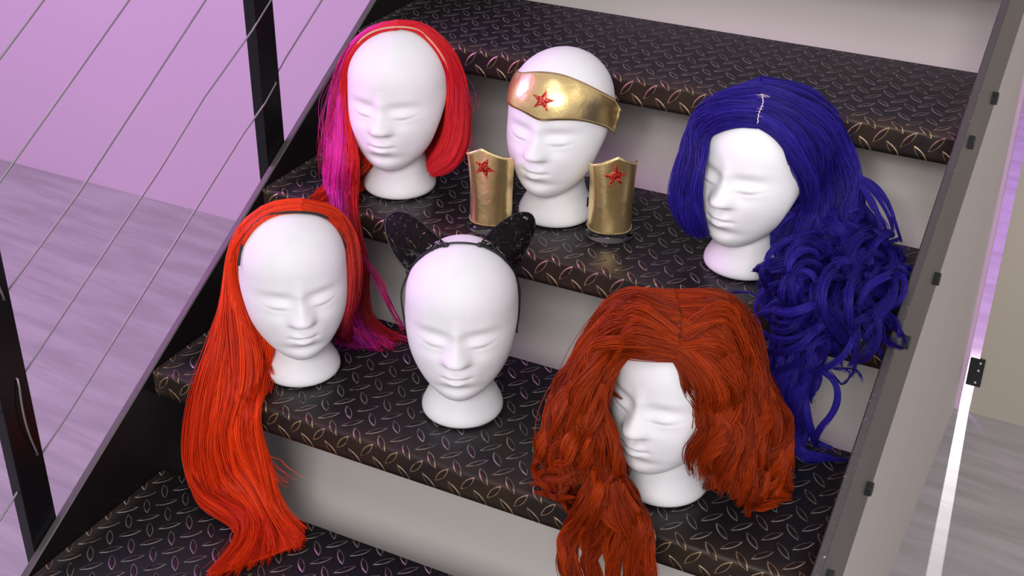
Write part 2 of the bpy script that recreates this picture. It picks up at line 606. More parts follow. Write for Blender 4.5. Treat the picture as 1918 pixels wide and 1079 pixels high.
# ------------------------------------------------------------------ foam heads
def foam_head_mesh():
    nu, nv = 420, 320
    th = np.linspace(-math.pi, math.pi, nu, endpoint=False)
    ph = np.linspace(-math.pi / 2 + 1e-3, math.pi / 2 - 1e-3, nv)
    T, Pp = np.meshgrid(th, ph)
    cx, cy, cz = 0.0, 0.010, 0.192
    dx = np.cos(Pp) * np.sin(T); dy = -np.cos(Pp) * np.cos(T); dz = np.sin(Pp)
    front = np.clip(-dy, 0, 1); backf = np.clip(dy, 0, 1)
    ax = np.full_like(T, 0.0820)
    ay = np.where(dy < 0, 0.087, 0.101)
    az = np.where(dz > 0, 0.0850, 0.1420)
    X = ax * dx; Y = ay * dy; Z = az * dz
    low = np.clip(-Z / 0.142, 0, 1)
    # narrowing towards the chin
    X *= 1 - 0.06 * low ** 2 + 0.42 * low ** 1.4 * (1 - low) ** 0.8
    # jaw carried forward, back of the skull tucked up
    Y = Y - 0.052 * low ** 1.6
    bk = np.clip((Y + 0.035) / 0.10, 0, 1)
    Z = Z + 0.103 * bk * low
    Z += cz; Y += cy; X += cx
    g = lambda u, s: np.exp(-0.5 * (u / s) ** 2)
    fm = np.clip((-dy - 0.05) / 0.35, 0, 1)       # front mask
    fm = fm * fm * (3 - 2 * fm)
    D = np.zeros_like(X)
    a = np.abs(X)
    D += -0.0030 * g(X, 0.05) * g(Z - 0.160, 0.022)                                   # flat of the face
    D += 0.0032 * g(a - 0.030, 0.020) * g(Z - 0.181 + 0.12 * (0.030 - a) * 0.5, 0.0075)  # brow
    D += -0.0088 * g(a - 0.030, 0.0170) * g(Z - 0.1665, 0.0090)                       # socket
    D += 0.0082 * g(a - 0.033, 0.0135) * g(Z - 0.1605, 0.0075)                        # lid
    lidz = 0.1525 + 7.0 * (a - 0.034) ** 2 + 0.10 * (a - 0.034)
    D += -0.0026 * g(a - 0.034, 0.0125) * g(Z - lidz, 0.0020)                         # closed lid line
    D += -0.0028 * g(a - 0.028, 0.014) * g(Z - 0.146, 0.007)
    nb = np.clip((0.184 - Z) / 0.045, 0, 1)
    nmask = np.where(Z > 0.1335, 1, g(Z - 0.1335, 0.0035))
    D += (0.0045 + 0.0120 * nb ** 1.2) * g(X, 0.0068 + 0.0040 * nb) * nmask * np.clip((0.20 - Z) / 0.022, 0, 1)   # nose ridge
    D += 0.0050 * g(X, 0.0105) * g(Z - 0.1400, 0.0085) * nmask                        # tip
    D += 0.0050 * g(a - 0.0125, 0.0052) * g(Z - 0.1370, 0.0060)                       # wings
    D += 0.0050 * g(X, 0.022) * g(Z - 0.108, 0.015)                                   # mouth mound
    D += 0.0050 * g(X, 0.0115) * g(Z - (0.1125 - 6.0 * X ** 2), 0.0034)
    D += 0.0056 * g(X, 0.0100) * g(Z - (0.1000 + 5.0 * X ** 2), 0.0042)
    D += -0.0040 * g(X, 0.0125) * g(Z - (0.1062 + 0.8 * X ** 2), 0.0017)              # line of the lips
    D += -0.0022 * g(a - 0.0185, 0.004) * g(Z - 0.1068, 0.004)
    D += -0.0014 * g(X, 0.0028) * g(Z - 0.1225, 0.005)
    D += -0.0048 * g(X, 0.020) * g(Z - 0.0870, 0.0050)
    D += 0.0050 * g(X, 0.0160) * g(Z - 0.0700, 0.0100)                                # chin
    D += 0.0026 * g(a - 0.044, 0.018) * g(Z - 0.138, 0.018)                           # cheeks
    D += -0.0018 * g(a - 0.042, 0.012) * g(Z - 0.106, 0.014)
    D *= fm
    nrm = np.stack([X / 0.0785 ** 2 * 0.35, (Y - cy) / 0.09 ** 2, 0 * Z], -1)
    nrm /= np.linalg.norm(nrm, axis=-1, keepdims=True) + 1e-9
    X = X + D * nrm[..., 0] * 0.5; Y = Y + D * (-np.sqrt(np.clip(1 - (nrm[..., 0] * 0.5) ** 2, 0, 1)))
    V = np.stack([X, Y, Z], -1).reshape(-1, 3)
    i, j = np.meshgrid(np.arange(nv - 1), np.arange(nu), indexing='ij')
    jn = (j + 1) % nu
    F = np.stack([i * nu + j, i * nu + jn, (i + 1) * nu + jn, (i + 1) * nu + j], -1).reshape(-1, 4)
    faces = [tuple(map(int, f)) for f in F]
    faces.append(tuple(reversed(range(nu)))); faces.append(tuple((nv - 1) * nu + q for q in range(nu)))
    V = [tuple(v) for v in V]
    # neck and round foot
    prof = [(0.0001, 0.0), (0.052, 0.0), (0.0575, 0.0012), (0.0612, 0.0045), (0.0622, 0.009), (0.0612, 0.0145), (0.0585, 0.0205),
            (0.0545, 0.0285), (0.0490, 0.038), (0.0450, 0.048), (0.0425, 0.058), (0.0415, 0.070), (0.0425, 0.085), (0.046, 0.105), (0.046, 0.14), (0.0001, 0.14)]
    pr = catmull([(p[0], p[1], 0) for p in prof[1:-1]], 90)
    prof = [(0.0001, 0.0)] + [(p[0], p[1]) for p in pr] + [(0.0001, 0.14)]
    n = 128
    b0 = len(V)
    for (r_, z) in prof:
        t = min(1, z / 0.09)
        for q in range(n):
            an = 2 * math.pi * q / n
            V.append((r_ * math.cos(an) * (1 - 0.04 * t), 0.016 * t + r_ * math.sin(an), z))
    for jj in range(len(prof) - 1):
        for q in range(n):
            k = (q + 1) % n
            faces.append((b0 + jj * n + q, b0 + jj * n + k, b0 + (jj + 1) * n + k, b0 + (jj + 1) * n + q))
    me = mesh_from('tmp', V, faces, [], True)
    o = bpy.data.objects.new('tmp', me)
    COL.objects.link(o)
    rm = o.modifiers.new('r', 'REMESH'); rm.mode = 'VOXEL'; rm.voxel_size = 0.0013; rm.use_smooth_shade = True
    smo = o.modifiers.new('s', 'SMOOTH'); smo.factor = 0.5; smo.iterations = 5
    dg = bpy.context.evaluated_depsgraph_get()
    out = bpy.data.meshes.new_from_object(o.evaluated_get(dg))
    bpy.data.objects.remove(o); bpy.data.meshes.remove(me)
    out.name = 'foam_head'
    out.polygons.foreach_set('use_smooth', np.ones(len(out.polygons), dtype=bool))
    return out


def foam_material():
    m, nt, b = new_mat('white_styrofoam')
    tc = node(nt, 'ShaderNodeTexCoord')
    vo = node(nt, 'ShaderNodeTexVoronoi')
    vo.inputs['Scale'].default_value = 420
    nt.links.new(tc.outputs['Object'], vo.inputs['Vector'])
    n1 = noise_n(nt, tc.outputs['Object'], 40, 2)
    c = mixc(nt, n1, (0.80, 0.79, 0.80), (0.86, 0.85, 0.855))
    nt.links.new(c, b.inputs['Base Color'])
    b.inputs['Roughness'].default_value = 0.55
    b.inputs['Subsurface Weight'].default_value = 0.25
    b.inputs['Subsurface Radius'].default_value = (0.01, 0.009, 0.009)
    b.inputs['Subsurface Scale'].default_value = 0.4
    nt.links.new(bump_n(nt, vo.outputs['Distance'], 0.10, 0.0008), b.inputs['Normal'])
    return m


M_foam = foam_material()
head_me = foam_head_mesh()
head_me.materials.clear(); head_me.materials.append(M_foam)
HEADS = {  # foot centre x, y, tread, turn in degrees
    'h1': (0.204, 0.751, 2, 13, 'white foam mannequin head wearing the long pink and red wig'),
    'h2': (0.485, 0.782, 2, 1, 'white foam mannequin head wearing the gold band with a red star'),
    'h3': (0.815, 0.760, 2, -13, 'white foam mannequin head wearing the dark blue curly wig'),
    'h4': (0.208, 0.433, 1, 42, 'white foam mannequin head wearing the long orange-red straight wig'),
    'h5': (0.488, 0.457, 1, 24, 'white bald foam mannequin head wearing black lace cat ears'),
    'h6': (0.828, 0.428, 1, -12, 'white foam mannequin head wearing the big auburn wavy wig'),
}
HW = {}
for k, (x, y, t, a, lab) in HEADS.items():
    o = link('foam_head', head_me, None, (x, y, t * RISE + 0.0012))
    o.rotation_euler.z = math.radians(a)
    tag(o, lab, 'mannequin head', 'foam mannequin heads on the stairs')
    HW[k] = Matrix.Translation(o.location) @ Matrix.Rotation(math.radians(a), 4, 'Z')

# ------------------------------------------------------------------ points on and around a head
from mathutils.bvhtree import BVHTree
_hv = [v.co.copy() for v in head_me.vertices]
_hp = [tuple(p.vertices) for p in head_me.polygons]
HB = {}
for k, M in HW.items():
    HB[k] = BVHTree.FromPolygons([M @ v for v in _hv], _hp)
CAMV = Vector(CAM)
MW_SPAN = {k: float(CM[2] @ (np.array(HW[k] @ Vector((0, 0.01, 0.18))) - CAM)) for k in HW}


def P3(hk, g):
    """(px, py, dz) | (px, py, 'z'|'y'|'x', value) | (px, py, 'h'|'H', lift)  ->  world point"""
    v = pix(g[0], g[1])
    if len(g) == 3:
        return CAM + v * (MW_SPAN[hk] + g[2])
    m, val = g[2], g[3]
    if m in 'xyz':
        ax = 'xyz'.index(m)
        return CAM + v * ((val - CAM[ax]) / v[ax])
    d = Vector(v).normalized()
    t = HB[hk]
    if m == 'h':
        loc, nrm, idx, dist = t.ray_cast(CAMV, d)
    else:
        far = CAMV + d * 4.0
        loc, nrm, idx, dist = t.ray_cast(far, -d)
    if loc is None:
        best = None
        for z in np.linspace(MW_SPAN[hk] - 0.14, MW_SPAN[hk] + 0.14, 57):
            q = Vector(CAM + v * z)
            n = t.find_nearest(q)
            if best is None or n[3] < best[0]:
                best = (n[3], q)
        return np.array(best[1])
    if nrm.dot(d) > 0 and m == 'h':
        nrm = -nrm
    if m == 'H' and nrm.dot(d) < 0:
        nrm = -nrm
    return np.array(loc + nrm * val)


# ------------------------------------------------------------------ hair
def hair_material(name, rough=0.36, spec=0.5, trans=0.18):
    m, nt, b = new_mat(name)
    at_ = node(nt, 'ShaderNodeAttribute', attribute_name='tint')
    nt.links.new(at_.outputs['Color'], b.inputs['Base Color'])
    b.inputs['Roughness'].default_value = rough
    b.inputs['Specular IOR Level'].default_value = spec
    tr = node(nt, 'ShaderNodeBsdfTranslucent')
    nt.links.new(at_.outputs['Color'], tr.inputs['Color'])
    mx = node(nt, 'ShaderNodeMixShader')
    mx.inputs[0].default_value = trans
    out = nt.nodes['Material Output']
    nt.links.new(b.outputs[0], mx.inputs[1])
    nt.links.new(tr.outputs[0], mx.inputs[2])
    nt.links.new(mx.outputs[0], out.inputs['Surface'])
    return m


class Hair:
    def __init__(s, hk, seed=1):
        s.hk = hk; s.V = []; s.F = []; s.C = []; s.n = 0
        s.rng = np.random.default_rng(seed)

    def _emit(s, V, F, C):
        s.V.append(V); s.F.append(F + s.n); s.C.append(C); s.n += len(V)

    def tubes(s, S, rad, cols, taper=0.35):
        """S (N,K,3) strand points"""
        N, K, _ = S.shape
        T = np.gradient(S, axis=1)
        T /= np.linalg.norm(T, axis=2, keepdims=True) + 1e-12
        rv = s.rng.normal(size=(N, 1, 3))
        A = np.cross(T, rv); A /= np.linalg.norm(A, axis=2, keepdims=True) + 1e-9
        B = np.cross(T, A)
        r_ = np.asarray(rad).reshape(-1, 1, 1) * np.ones((N, 1, 1))
        pr = np.ones(K); q = max(2, K // 5); pr[-q:] = np.linspace(1, taper, q)
        r_ = r_ * pr[None, :, None]
        rings = [S + A * r_ * math.cos(a) + B * r_ * math.sin(a) for a in (0, 2.0944, 4.18879)]
        V = np.stack(rings, 2).reshape(-1, 3)
        base = (np.arange(N)[:, None, None] * K + np.arange(K - 1)[None, :, None]) * 3
        j = np.arange(3)[None, None, :]; jn = (j + 1) % 3
        F = np.stack([base + j, base + jn, base + 3 + jn, base + 3 + j], -1).reshape(-1, 4)
        if cols.ndim == 2:
            C = np.repeat(cols, K * 3, axis=0)
        else:
            C = np.repeat(cols.reshape(N * K, 3), 3, axis=0)
        s._emit(V, F, np.c_[C, np.ones(len(C))])

    def surface(s, guides, K):
        G = np.array([catmull([P3(s.hk, p) for p in g], K) for g in guides])
        return G

    def off_skull(s, G, lift):
        G = G.copy()
        t = HB[s.hk]
        fl = G.reshape(-1, 3)
        for i in range(len(fl)):
            p = Vector(fl[i])
            loc, nrm, idx, dist = t.find_nearest(p, 0.09)
            if loc is None:
                continue
            d = (p - loc).dot(nrm)
            if d < lift:
                fl[i] = np.array(loc + nrm * lift)
        G = fl.reshape(G.shape)
        # ease the corrected points into their neighbours
        for _ in range(2):
            H_ = G.copy()
            H_[:, 1:-1] = 0.5 * G[:, 1:-1] + 0.25 * (G[:, 2:] + G[:, :-2])
            G = H_
        return G

    def bundle(s, guides, n, colf, K=28, rad=0.00055, spread=0.003, clumps=60, csp=0.006, wave=0.0, cycles=2.0,
               sheet=True, jitter=0.0, lenj=0.12, grow=0.0, tipgather=0.3, wander=0.003, G=None):
        """strands flowing along the guides; colf(u, t, rnd) -> colour arrays"""
        rng = s.rng
        n = max(12, int(n * 0.78)); rad = rad * 1.12
        if G is None:
            G = s.surface(guides, K)
        m = len(G)
        Gp = np.array([catmull(G[:, k], 33) for k in range(K)]).transpose(1, 0, 2) if m > 1 else np.repeat(G, 33, 0)
        Gp = s.off_skull(Gp, 0.0045)
        if sheet and m > 1:
            VV = Gp.reshape(-1, 3)
            i, j = np.meshgrid(np.arange(32), np.arange(K - 1), indexing='ij')
            F = np.stack([i * K + j, i * K + j + 1, (i + 1) * K + j + 1, (i + 1) * K + j], -1).reshape(-1, 4)
            uu = np.repeat(np.linspace(0, 1, 33), K); tt = np.tile(np.linspace(0, 1, K), 33)
            s._emit(VV, F, np.c_[colf(uu, tt, np.full(33 * K, 0.25)) * 0.8, np.ones(33 * K)])
        cu = np.sort(rng.random(clumps))
        co = rng.normal(size=(clumps, 3)) * csp
        cph = rng.random(clumps) * 6.283
        ccy = cycles * (0.8 + 0.4 * rng.random(clumps))
        camp = wave * (0.5 + rng.random(clumps))
        wn = rng.normal(size=(clumps, 3, 3))
        ci = rng.integers(0, clumps, n)
        u = np.clip(cu[ci] + rng.normal(size=n) * 0.6 / clumps, 0, 1)
        t = np.linspace(0, 1, K)
        x = u * 32
        i0 = np.clip(x.astype(int), 0, 31); f = (x - i0)[:, None, None]
        S = Gp[i0] * (1 - f) + Gp[i0 + 1] * f
        # shorten some strands
        L = 1 - lenj * rng.random(n) ** 2
        kk = t[None, :] * L[:, None] * (K - 1)
        a = np.clip(kk.astype(int), 0, K - 2); ff = (kk - a)[..., None]
        S = np.take_along_axis(S, a[..., None], 1) * (1 - ff) + np.take_along_axis(S, (a + 1)[..., None], 1) * ff
        T = np.gradient(S, axis=1); T /= np.linalg.norm(T, axis=2, keepdims=True) + 1e-12
        ref = np.array([0.3, -0.8, 0.52])
        A = np.cross(T, ref); A /= np.linalg.norm(A, axis=2, keepdims=True) + 1e-9
        B = np.cross(T, A)
        env = (np.clip(t / 0.35, 0, 1) ** 1.2)[None, :, None]
        ph = cph[ci][:, None] + 6.283 * ccy[ci][:, None] * t[None, :] + rng.normal(size=(n, 1)) * 0.15
        am = camp[ci][:, None, None] * env * (1 + grow * t[None, :, None])
        S = S + A * am * np.cos(ph)[..., None] + B * am * np.sin(ph)[..., None]
        S = S + co[ci][:, None, :] * env
        so = rng.normal(size=(n, 1, 3)) * spread
        gather = (1 - tipgather * t ** 2)[None, :, None]
        S = S + so * gather * (0.35 + 0.65 * env)
        # slow wandering shared by each clump, plus a little for each strand
        for h in range(3):
            S = S + wn[ci][:, h][:, None, :] * (wander / (h + 1)) * np.sin(t * 6.283 * (0.6 + 0.7 * h) + cph[ci][:, None] * (h + 1))[..., None] * env
        if jitter:
            S = S + np.cumsum(rng.normal(size=S.shape), axis=1) * jitter * env
        rnd = np.clip(rng.random(n) * 0.35 + (np.sin(cph[ci] * 7) * 0.5 + 0.5) * 0.65, 0, 1)
        cols = colf(np.repeat(u, K), np.tile(t, n), np.repeat(rnd, K)).reshape(n, K, 3)
        s.tubes(S, rad * (0.75 + 0.5 * rng.random(n)), cols)

    def lock(s, pts, n, colf, R=0.010, turns=2.0, coil=0.012, rad=0.0005, K=32, phase=None, flat=0.55, tip=0.25):
        """one curling lock: a flattened ribbon of strands that coils about its path"""
        rng = s.rng
        n = int(n * 0.80); rad = rad * 1.12
        path = s.off_skull(catmull([P3(s.hk, p) for p in pts], K)[None], 0.007)[0]
        t = np.linspace(0, 1, K)
        T = np.gradient(path, axis=0); T /= np.linalg.norm(T, axis=1, keepdims=True)
        ref = np.array([0.3, -0.8, 0.52])
        A = np.cross(T, ref); A /= np.linalg.norm(A, axis=1, keepdims=True) + 1e-9
        B = np.cross(T, A)
        ph0 = rng.random() * 6.283 if phase is None else phase
        ph = ph0 + 6.283 * turns * t ** 1.15
        c, sn = np.cos(ph)[:, None], np.sin(ph)[:, None]
        env = np.clip(t / 0.3, 0, 1)[:, None]
        rad_dir = A * c + B * sn
        side = np.cross(T, rad_dir)
        ctr = path + rad_dir * coil * env
        wv = (1 - (1 - tip) * t ** 2)[:, None] * (0.6 + 0.4 * env)
        w1 = rng.uniform(-1, 1, n); w2 = rng.normal(size=n) * 0.35
        S = ctr[None] + side[None] * (w1[:, None, None] * R * wv) + rad_dir[None] * (w2[:, None, None] * R * flat * wv)
        S = S + (np.cumsum(rng.normal(size=S.shape), axis=1) * 0.00022)
        fr = rng.random(n) < 0.05
        S[fr] += rng.normal(size=(fr.sum(), 1, 3)) * 0.0035 * t[None, :, None]
        L = 1 - 0.18 * rng.random(n) ** 2
        kk = t[None, :] * L[:, None] * (K - 1)
        a = np.clip(kk.astype(int), 0, K - 2); ff = (kk - a)[..., None]
        S = np.take_along_axis(S, a[..., None], 1) * (1 - ff) + np.take_along_axis(S, (a + 1)[..., None], 1) * ff
        rnd = np.clip(rng.random() * 0.65 + rng.random(n) * 0.35, 0, 1)
        cols = colf(np.repeat((w1 + 1) / 2, K), np.tile(t, n), np.repeat(rnd, K)).reshape(n, K, 3)
        s.tubes(S, rad * (0.75 + 0.5 * rng.random(n)), cols)

    def build(s, name, mat, parent=None, zmin=None):
        V = np.vstack(s.V)
        # the hair lies on the treads and keeps out of them
        for k in range(-1, 4):
            y0, y1 = k * RUN - 0.002, k * RUN + DEPTH
            z0 = k * RISE
            inside = (V[:, 1] > y0) & (V[:, 1] < y1) & (V[:, 2] < z0 + 0.002) & (V[:, 2] > z0 - 0.05)
            near = inside & ((V[:, 1] - y0) < 0.012) & ((z0 - V[:, 2]) > 0.012)
            V[near, 1] = y0 - 0.002
            up = inside & ~near
            V[up, 2] = z0 + 0.002 + 0.15 * np.abs(V[up, 2] - z0)
        V[:, 0] = np.where((V[:, 0] > WID - 0.003) & (V[:, 2] < V[:, 1] * SL), WID - 0.003, V[:, 0])
        me = mesh_from(name, V, np.vstack(s.F), [mat], True, vcol=np.vstack(s.C))
        s.V = s.F = s.C = None
        return link(name, me, parent)


def ramp(c0, c1, cd):
    c0, c1, cd = map(np.array, (c0, c1, cd))
    return lambda u, t, r_: (c0[None] * (1 - r_[:, None]) + c1[None] * r_[:, None])


M_hair = hair_material('shiny_synthetic_hair', 0.40, 0.28, 0.22)
M_hair2 = hair_material('soft_synthetic_hair', 0.46, 0.2, 0.10)

RED = np.array([0.96, 0.026, 0.022]); ORANGE = np.array([0.97, 0.072, 0.008]); PINK = np.array([1.0, 0.045, 0.56]); DRED = np.array([0.42, 0.012, 0.02])


def mixcol(a, b, f):
    return a[None] * (1 - f[:, None]) + b[None] * f[:, None]


# --- long straight wig on the far left head, red with a pink length at the left
h = Hair('h1', 11)
c_right = lambda u, t, r_: mixcol(RED, np.array([0.88, 0.020, 0.06]), r_) * (0.95 + 0.1 * r_[:, None])
def c_left(u, t, r_):
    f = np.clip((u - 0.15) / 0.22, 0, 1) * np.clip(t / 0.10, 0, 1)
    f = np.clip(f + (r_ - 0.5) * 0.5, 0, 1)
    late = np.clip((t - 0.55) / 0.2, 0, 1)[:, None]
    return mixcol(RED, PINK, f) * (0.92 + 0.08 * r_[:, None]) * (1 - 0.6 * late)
h.bundle([
    [(745, 57, 'h', .004), (779, 63, 'h', .004), (805, 85, 'h', .004), (825, 113, 'h', .004), (836, 150, 'h', .004), (840, 190, -.01), (838, 235, 0), (826, 275, .01), (808, 300, .015), (800, 312, .02)],
    [(745, 41, .01), (785, 48, .01), (822, 72, .01), (850, 110, .015), (865, 150, .02), (872, 200, .025), (872, 250, .025), (862, 295, .02), (838, 320, .015), (808, 327, .01)],
    [(745, 55, 'H', .012), (790, 65, 'H', .012), (830, 110, .07), (858, 160, .08), (862, 210, .09), (858, 255, .09), (842, 300, .08), (815, 318, .06)],
    [(745, 90, 'H', .012), (760, 110, 'H', .012), (775, 150, 'H', .012), (785, 200, 'H', .015), (790, 250, .10), (790, 290, .08), (785, 320, .06)]],
    3600, c_right, spread=0.0022, clumps=110, csp=0.0015, wander=0.0016, lenj=0.08, rad=0.0006)
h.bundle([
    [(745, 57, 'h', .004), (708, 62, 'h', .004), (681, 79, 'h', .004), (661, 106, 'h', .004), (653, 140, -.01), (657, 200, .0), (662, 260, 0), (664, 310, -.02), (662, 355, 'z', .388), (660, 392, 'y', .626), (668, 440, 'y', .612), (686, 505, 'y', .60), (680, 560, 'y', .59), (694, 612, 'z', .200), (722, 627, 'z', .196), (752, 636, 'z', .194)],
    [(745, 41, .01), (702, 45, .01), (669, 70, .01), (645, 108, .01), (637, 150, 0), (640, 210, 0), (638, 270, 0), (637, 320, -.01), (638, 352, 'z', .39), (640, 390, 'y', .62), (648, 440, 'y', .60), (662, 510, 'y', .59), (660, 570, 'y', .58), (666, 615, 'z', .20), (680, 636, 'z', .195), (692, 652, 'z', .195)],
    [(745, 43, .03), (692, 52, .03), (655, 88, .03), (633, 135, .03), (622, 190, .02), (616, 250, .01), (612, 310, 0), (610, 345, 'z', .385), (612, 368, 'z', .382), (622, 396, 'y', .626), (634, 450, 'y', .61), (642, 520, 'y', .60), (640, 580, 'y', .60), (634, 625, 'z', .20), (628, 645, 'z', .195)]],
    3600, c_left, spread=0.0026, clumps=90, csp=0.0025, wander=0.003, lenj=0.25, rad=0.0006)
c_back = lambda u, t, r_: mixcol(DRED, ORANGE, r_) * (0.7 + 0.4 * r_[:, None])
h.bundle([
    [(690, 100, 'H', .012), (680, 180, 'H', .015), (678, 240, .06), (676, 290, .05), (655, 320, .03), (625, 342, 'z', .384), (600, 356, 'z', .382), (586, 370, 'z', .380)],
    [(745, 100, 'H', .012), (725, 200, 'H', .012), (712, 270, .08), (702, 305, .055), (688, 326, 'z', .390), (655, 346, 'z', .386), (625, 362, 'z', .382), (600, 378, 'z', .380)],
    [(780, 100, 'H', .012), (765, 200, 'H', .012), (740, 270, .09), (722, 300, .08), (702, 328, 'z', .386), (672, 352, 'z', .384), (645, 368, 'z', .382), (618, 384, 'z', .380)]],
    2000, c_back, spread=0.003, clumps=60, csp=0.003, rad=0.0006)
# loose flyaway hairs
fly = lambda u, t, r_: mixcol(RED, PINK, r_) * 0.6
h.bundle([[(655, 80, 0), (632, 140, 0), (612, 220, 0), (604, 300, 0)], [(640, 110, 0), (618, 180, 0), (606, 260, 0), (602, 330, 0)]], 60, fly, rad=0.0003, spread=0.004, clumps=30, sheet=False, wander=0.006)
h.bundle([[(860, 120, .02), (878, 150, .02), (888, 165, .02)], [(868, 200, .03), (878, 250, .03), (882, 330, .03)]], 26, fly, rad=0.0003, spread=0.003, clumps=14, sheet=False, wander=0.005)
h.bundle([[(684, 500, 'y', .60), (700, 530, 'y', .60), (722, 570, 'y', .585), (745, 605, 'z', .20), (775, 630, 'z', .195)], [(676, 470, 'y', .60), (700, 495, 'y', .60), (715, 520, 'y', .59), (735, 570, 'y', .585), (748, 612, 'z', .20)]], 40, fly, rad=0.00035, spread=0.0012, clumps=6, csp=0.002, sheet=False)
h.bundle([[(664, 560, 'y', .59), (690, 604, 'z', .20), (725, 625, 'z', .195), (775, 640, 'z', .194)], [(660, 590, 'y', .59), (672, 625, 'z', .20), (700, 645, 'z', .195), (715, 662, 'z', .194)]], 150, fly, rad=0.00045, spread=0.0014, clumps=14, csp=0.003, sheet=False)
wig1 = h.build('wig', M_hair)
tag(wig1, 'long straight red and hot pink wig hanging down from the top left foam head', 'wig')


def edge_band(hk, pts, name, mat, parent, rad, lift=0.0035, n=60):
    q = [P3(hk, (x, y, 'h', lift)) for x, y in pts]
    mb = MB(); mb.tube([tuple(p) for p in catmull(q, n)], rad, 8)
    return mb.build(name, mat, parent, smooth=True)


M_lace = simple_mat('peach_lace_edge', (0.72, 0.38, 0.26), 0.8, bump=0.5, bscale=900)
M_cap = simple_mat('black_wig_cap_edge', (0.02, 0.014, 0.014), 0.7)
e = edge_band('h1', [(649, 140), (651, 128), (658, 106), (680, 80), (708, 63), (745, 57), (779, 62), (804, 83), (824, 111), (836, 140), (846, 158)], 'lace_edge', M_lace, wig1, 0.0016, 0.006)
e['label'] = 'peach lace edge over the forehead'

# --- long straight orange-red wig on the lower left head
h = Hair('h4', 12)
c4 = lambda u, t, r_: mixcol(np.array([0.74, 0.030, 0.008]), ORANGE, np.clip(r_ * 1.3, 0, 1)) * (0.95 + 0.2 * r_[:, None])
h.bundle([
    [(563, 400, 'h', .004), (522, 402, 'h', .004), (492, 415, 'h', .004), (469, 436, 'h', .004), (456, 466, 'h', .004), (451, 500, -.01), (460, 560, .0), (480, 605, .01), (503, 645, .01), (492, 692, 'z', .200), (480, 752, 'y', .308), (476, 790, 'y', .300), (486, 830, 'y', .298), (502, 880, 'y', .295), (512, 935, 'y', .290), (535, 970, 'z', .014), (566, 996, 'z', .010)],
    [(563, 384, .0), (515, 388, .0), (474, 410, .0), (447, 446, .0), (438, 500, 0), (440, 560, 0), (450, 620, .0), (455, 680, 0), (445, 742, 'y', .306), (432, 800, 'y', .292), (432, 860, 'y', .288), (450, 920, 'y', .285), (490, 962, 'z', .016), (530, 988, 'z', .012), (556, 1022, 'z', .010)],
    [(563, 376, .02), (505, 382, .02), (462, 410, .02), (438, 450, .02), (430, 510, .02), (428, 560, .02), (415, 620, .01), (400, 680, 0), (388, 732, 'y', .306), (378, 800, 'y', .290), (380, 870, 'y', .285), (400, 930, 'y', .283), (445, 966, 'z', .018), (478, 995, 'z', .012), (455, 1040, 'z', .010), (420, 1072, 'z', .010)],
    [(563, 380, .05), (497, 392, .05), (450, 425, .05), (430, 480, .04), (427, 560, .03), (409, 625, .01), (383, 690, 0), (367, 745, 'y', .306), (355, 830, 'y', .290), (353, 884, 'y', .285), (368, 932, 'z', .030), (405, 958, 'z', .020), (440, 968, 'z', .014), (452, 1000, 'z', .012), (425, 1040, 'z', .010), (385, 1078, 'z', .010)],
    ], 5200, c4, K=36, spread=0.0026, clumps=110, csp=0.003, wander=0.0035, lenj=0.10, rad=0.0006)
h.bundle([
    [(563, 380, .05), (500, 400, .07), (455, 450, .08), (445, 520, .08), (455, 580, .07), (470, 640, .05), (475, 690, .03), (462, 742, 'y', .306)],
    [(563, 430, 'H', .012), (520, 460, 'H', .012), (500, 520, 'H', .012), (505, 580, .10), (515, 620, .08), (508, 655, .06), (496, 695, 'z', .197), (485, 745, 'z', .194)],
    [(580, 440, 'H', .012), (575, 500, 'H', .012), (570, 560, .11), (560, 610, .10), (530, 645, .09), (508, 680, .06)]],
    1800, c4, spread=0.003, clumps=50, rad=0.0006)
def c4r(u, t, r_):
    f = np.clip(t * 1.5 - 0.15, 0, 1)[:, None]
    return c4(u, t, r_) * (1 - f) + np.array([[0.42, 0.012, 0.045]]) * (0.8 + 0.35 * r_[:, None]) * f

h.bundle([
    [(563, 400, 'h', .004), (598, 405, 'h', .004), (624, 421, 'h', .004), (640, 446, 'h', .004), (650, 480, 'h', .004), (654, 520, 0), (652, 560, .01), (645, 600, .02), (640, 640, 'z', .195)],
    [(563, 376, .01), (600, 380, .01), (632, 396, .01), (650, 424, .01), (659, 462, .015), (663, 510, .02), (662, 560, .03), (652, 605, .04), (655, 640, 'z', .195)],
    [(563, 385, .05), (600, 395, .06), (632, 420, .06), (650, 460, .07), (656, 510, .07), (652, 560, .07), (640, 610, .07), (632, 630, 'z', .196)],
    [(563, 430, 'H', .012), (590, 450, 'H', .012), (610, 500, 'H', .012), (612, 550, .10), (606, 600, .09), (600, 632, .08)]],
    2600, c4r, spread=0.0024, clumps=80, csp=0.002, rad=0.0006, wander=0.002)
h.bundle([[(500, 850, 'y', .298), (520, 880, 'y', .25), (548, 905, 'y', .22)], [(505, 870, 'y', .298), (530, 905, 'y', .25), (545, 915, 'y', .22)]], 12, c4, rad=0.0003, spread=0.002, clumps=6, sheet=False)
wig4 = h.build('wig', M_hair)
tag(wig4, 'long straight orange-red wig on the lower left foam head, swept over two treads', 'wig')
e = edge_band('h4', [(451, 497), (456, 463), (469, 433), (495, 412), (522, 403), (563, 401), (598, 406), (624, 421), (640, 447), (649, 477), (652, 492)], 'cap_edge', M_cap, wig4, 0.0020, 0.0035)
e['label'] = 'black cap edge over the forehead'

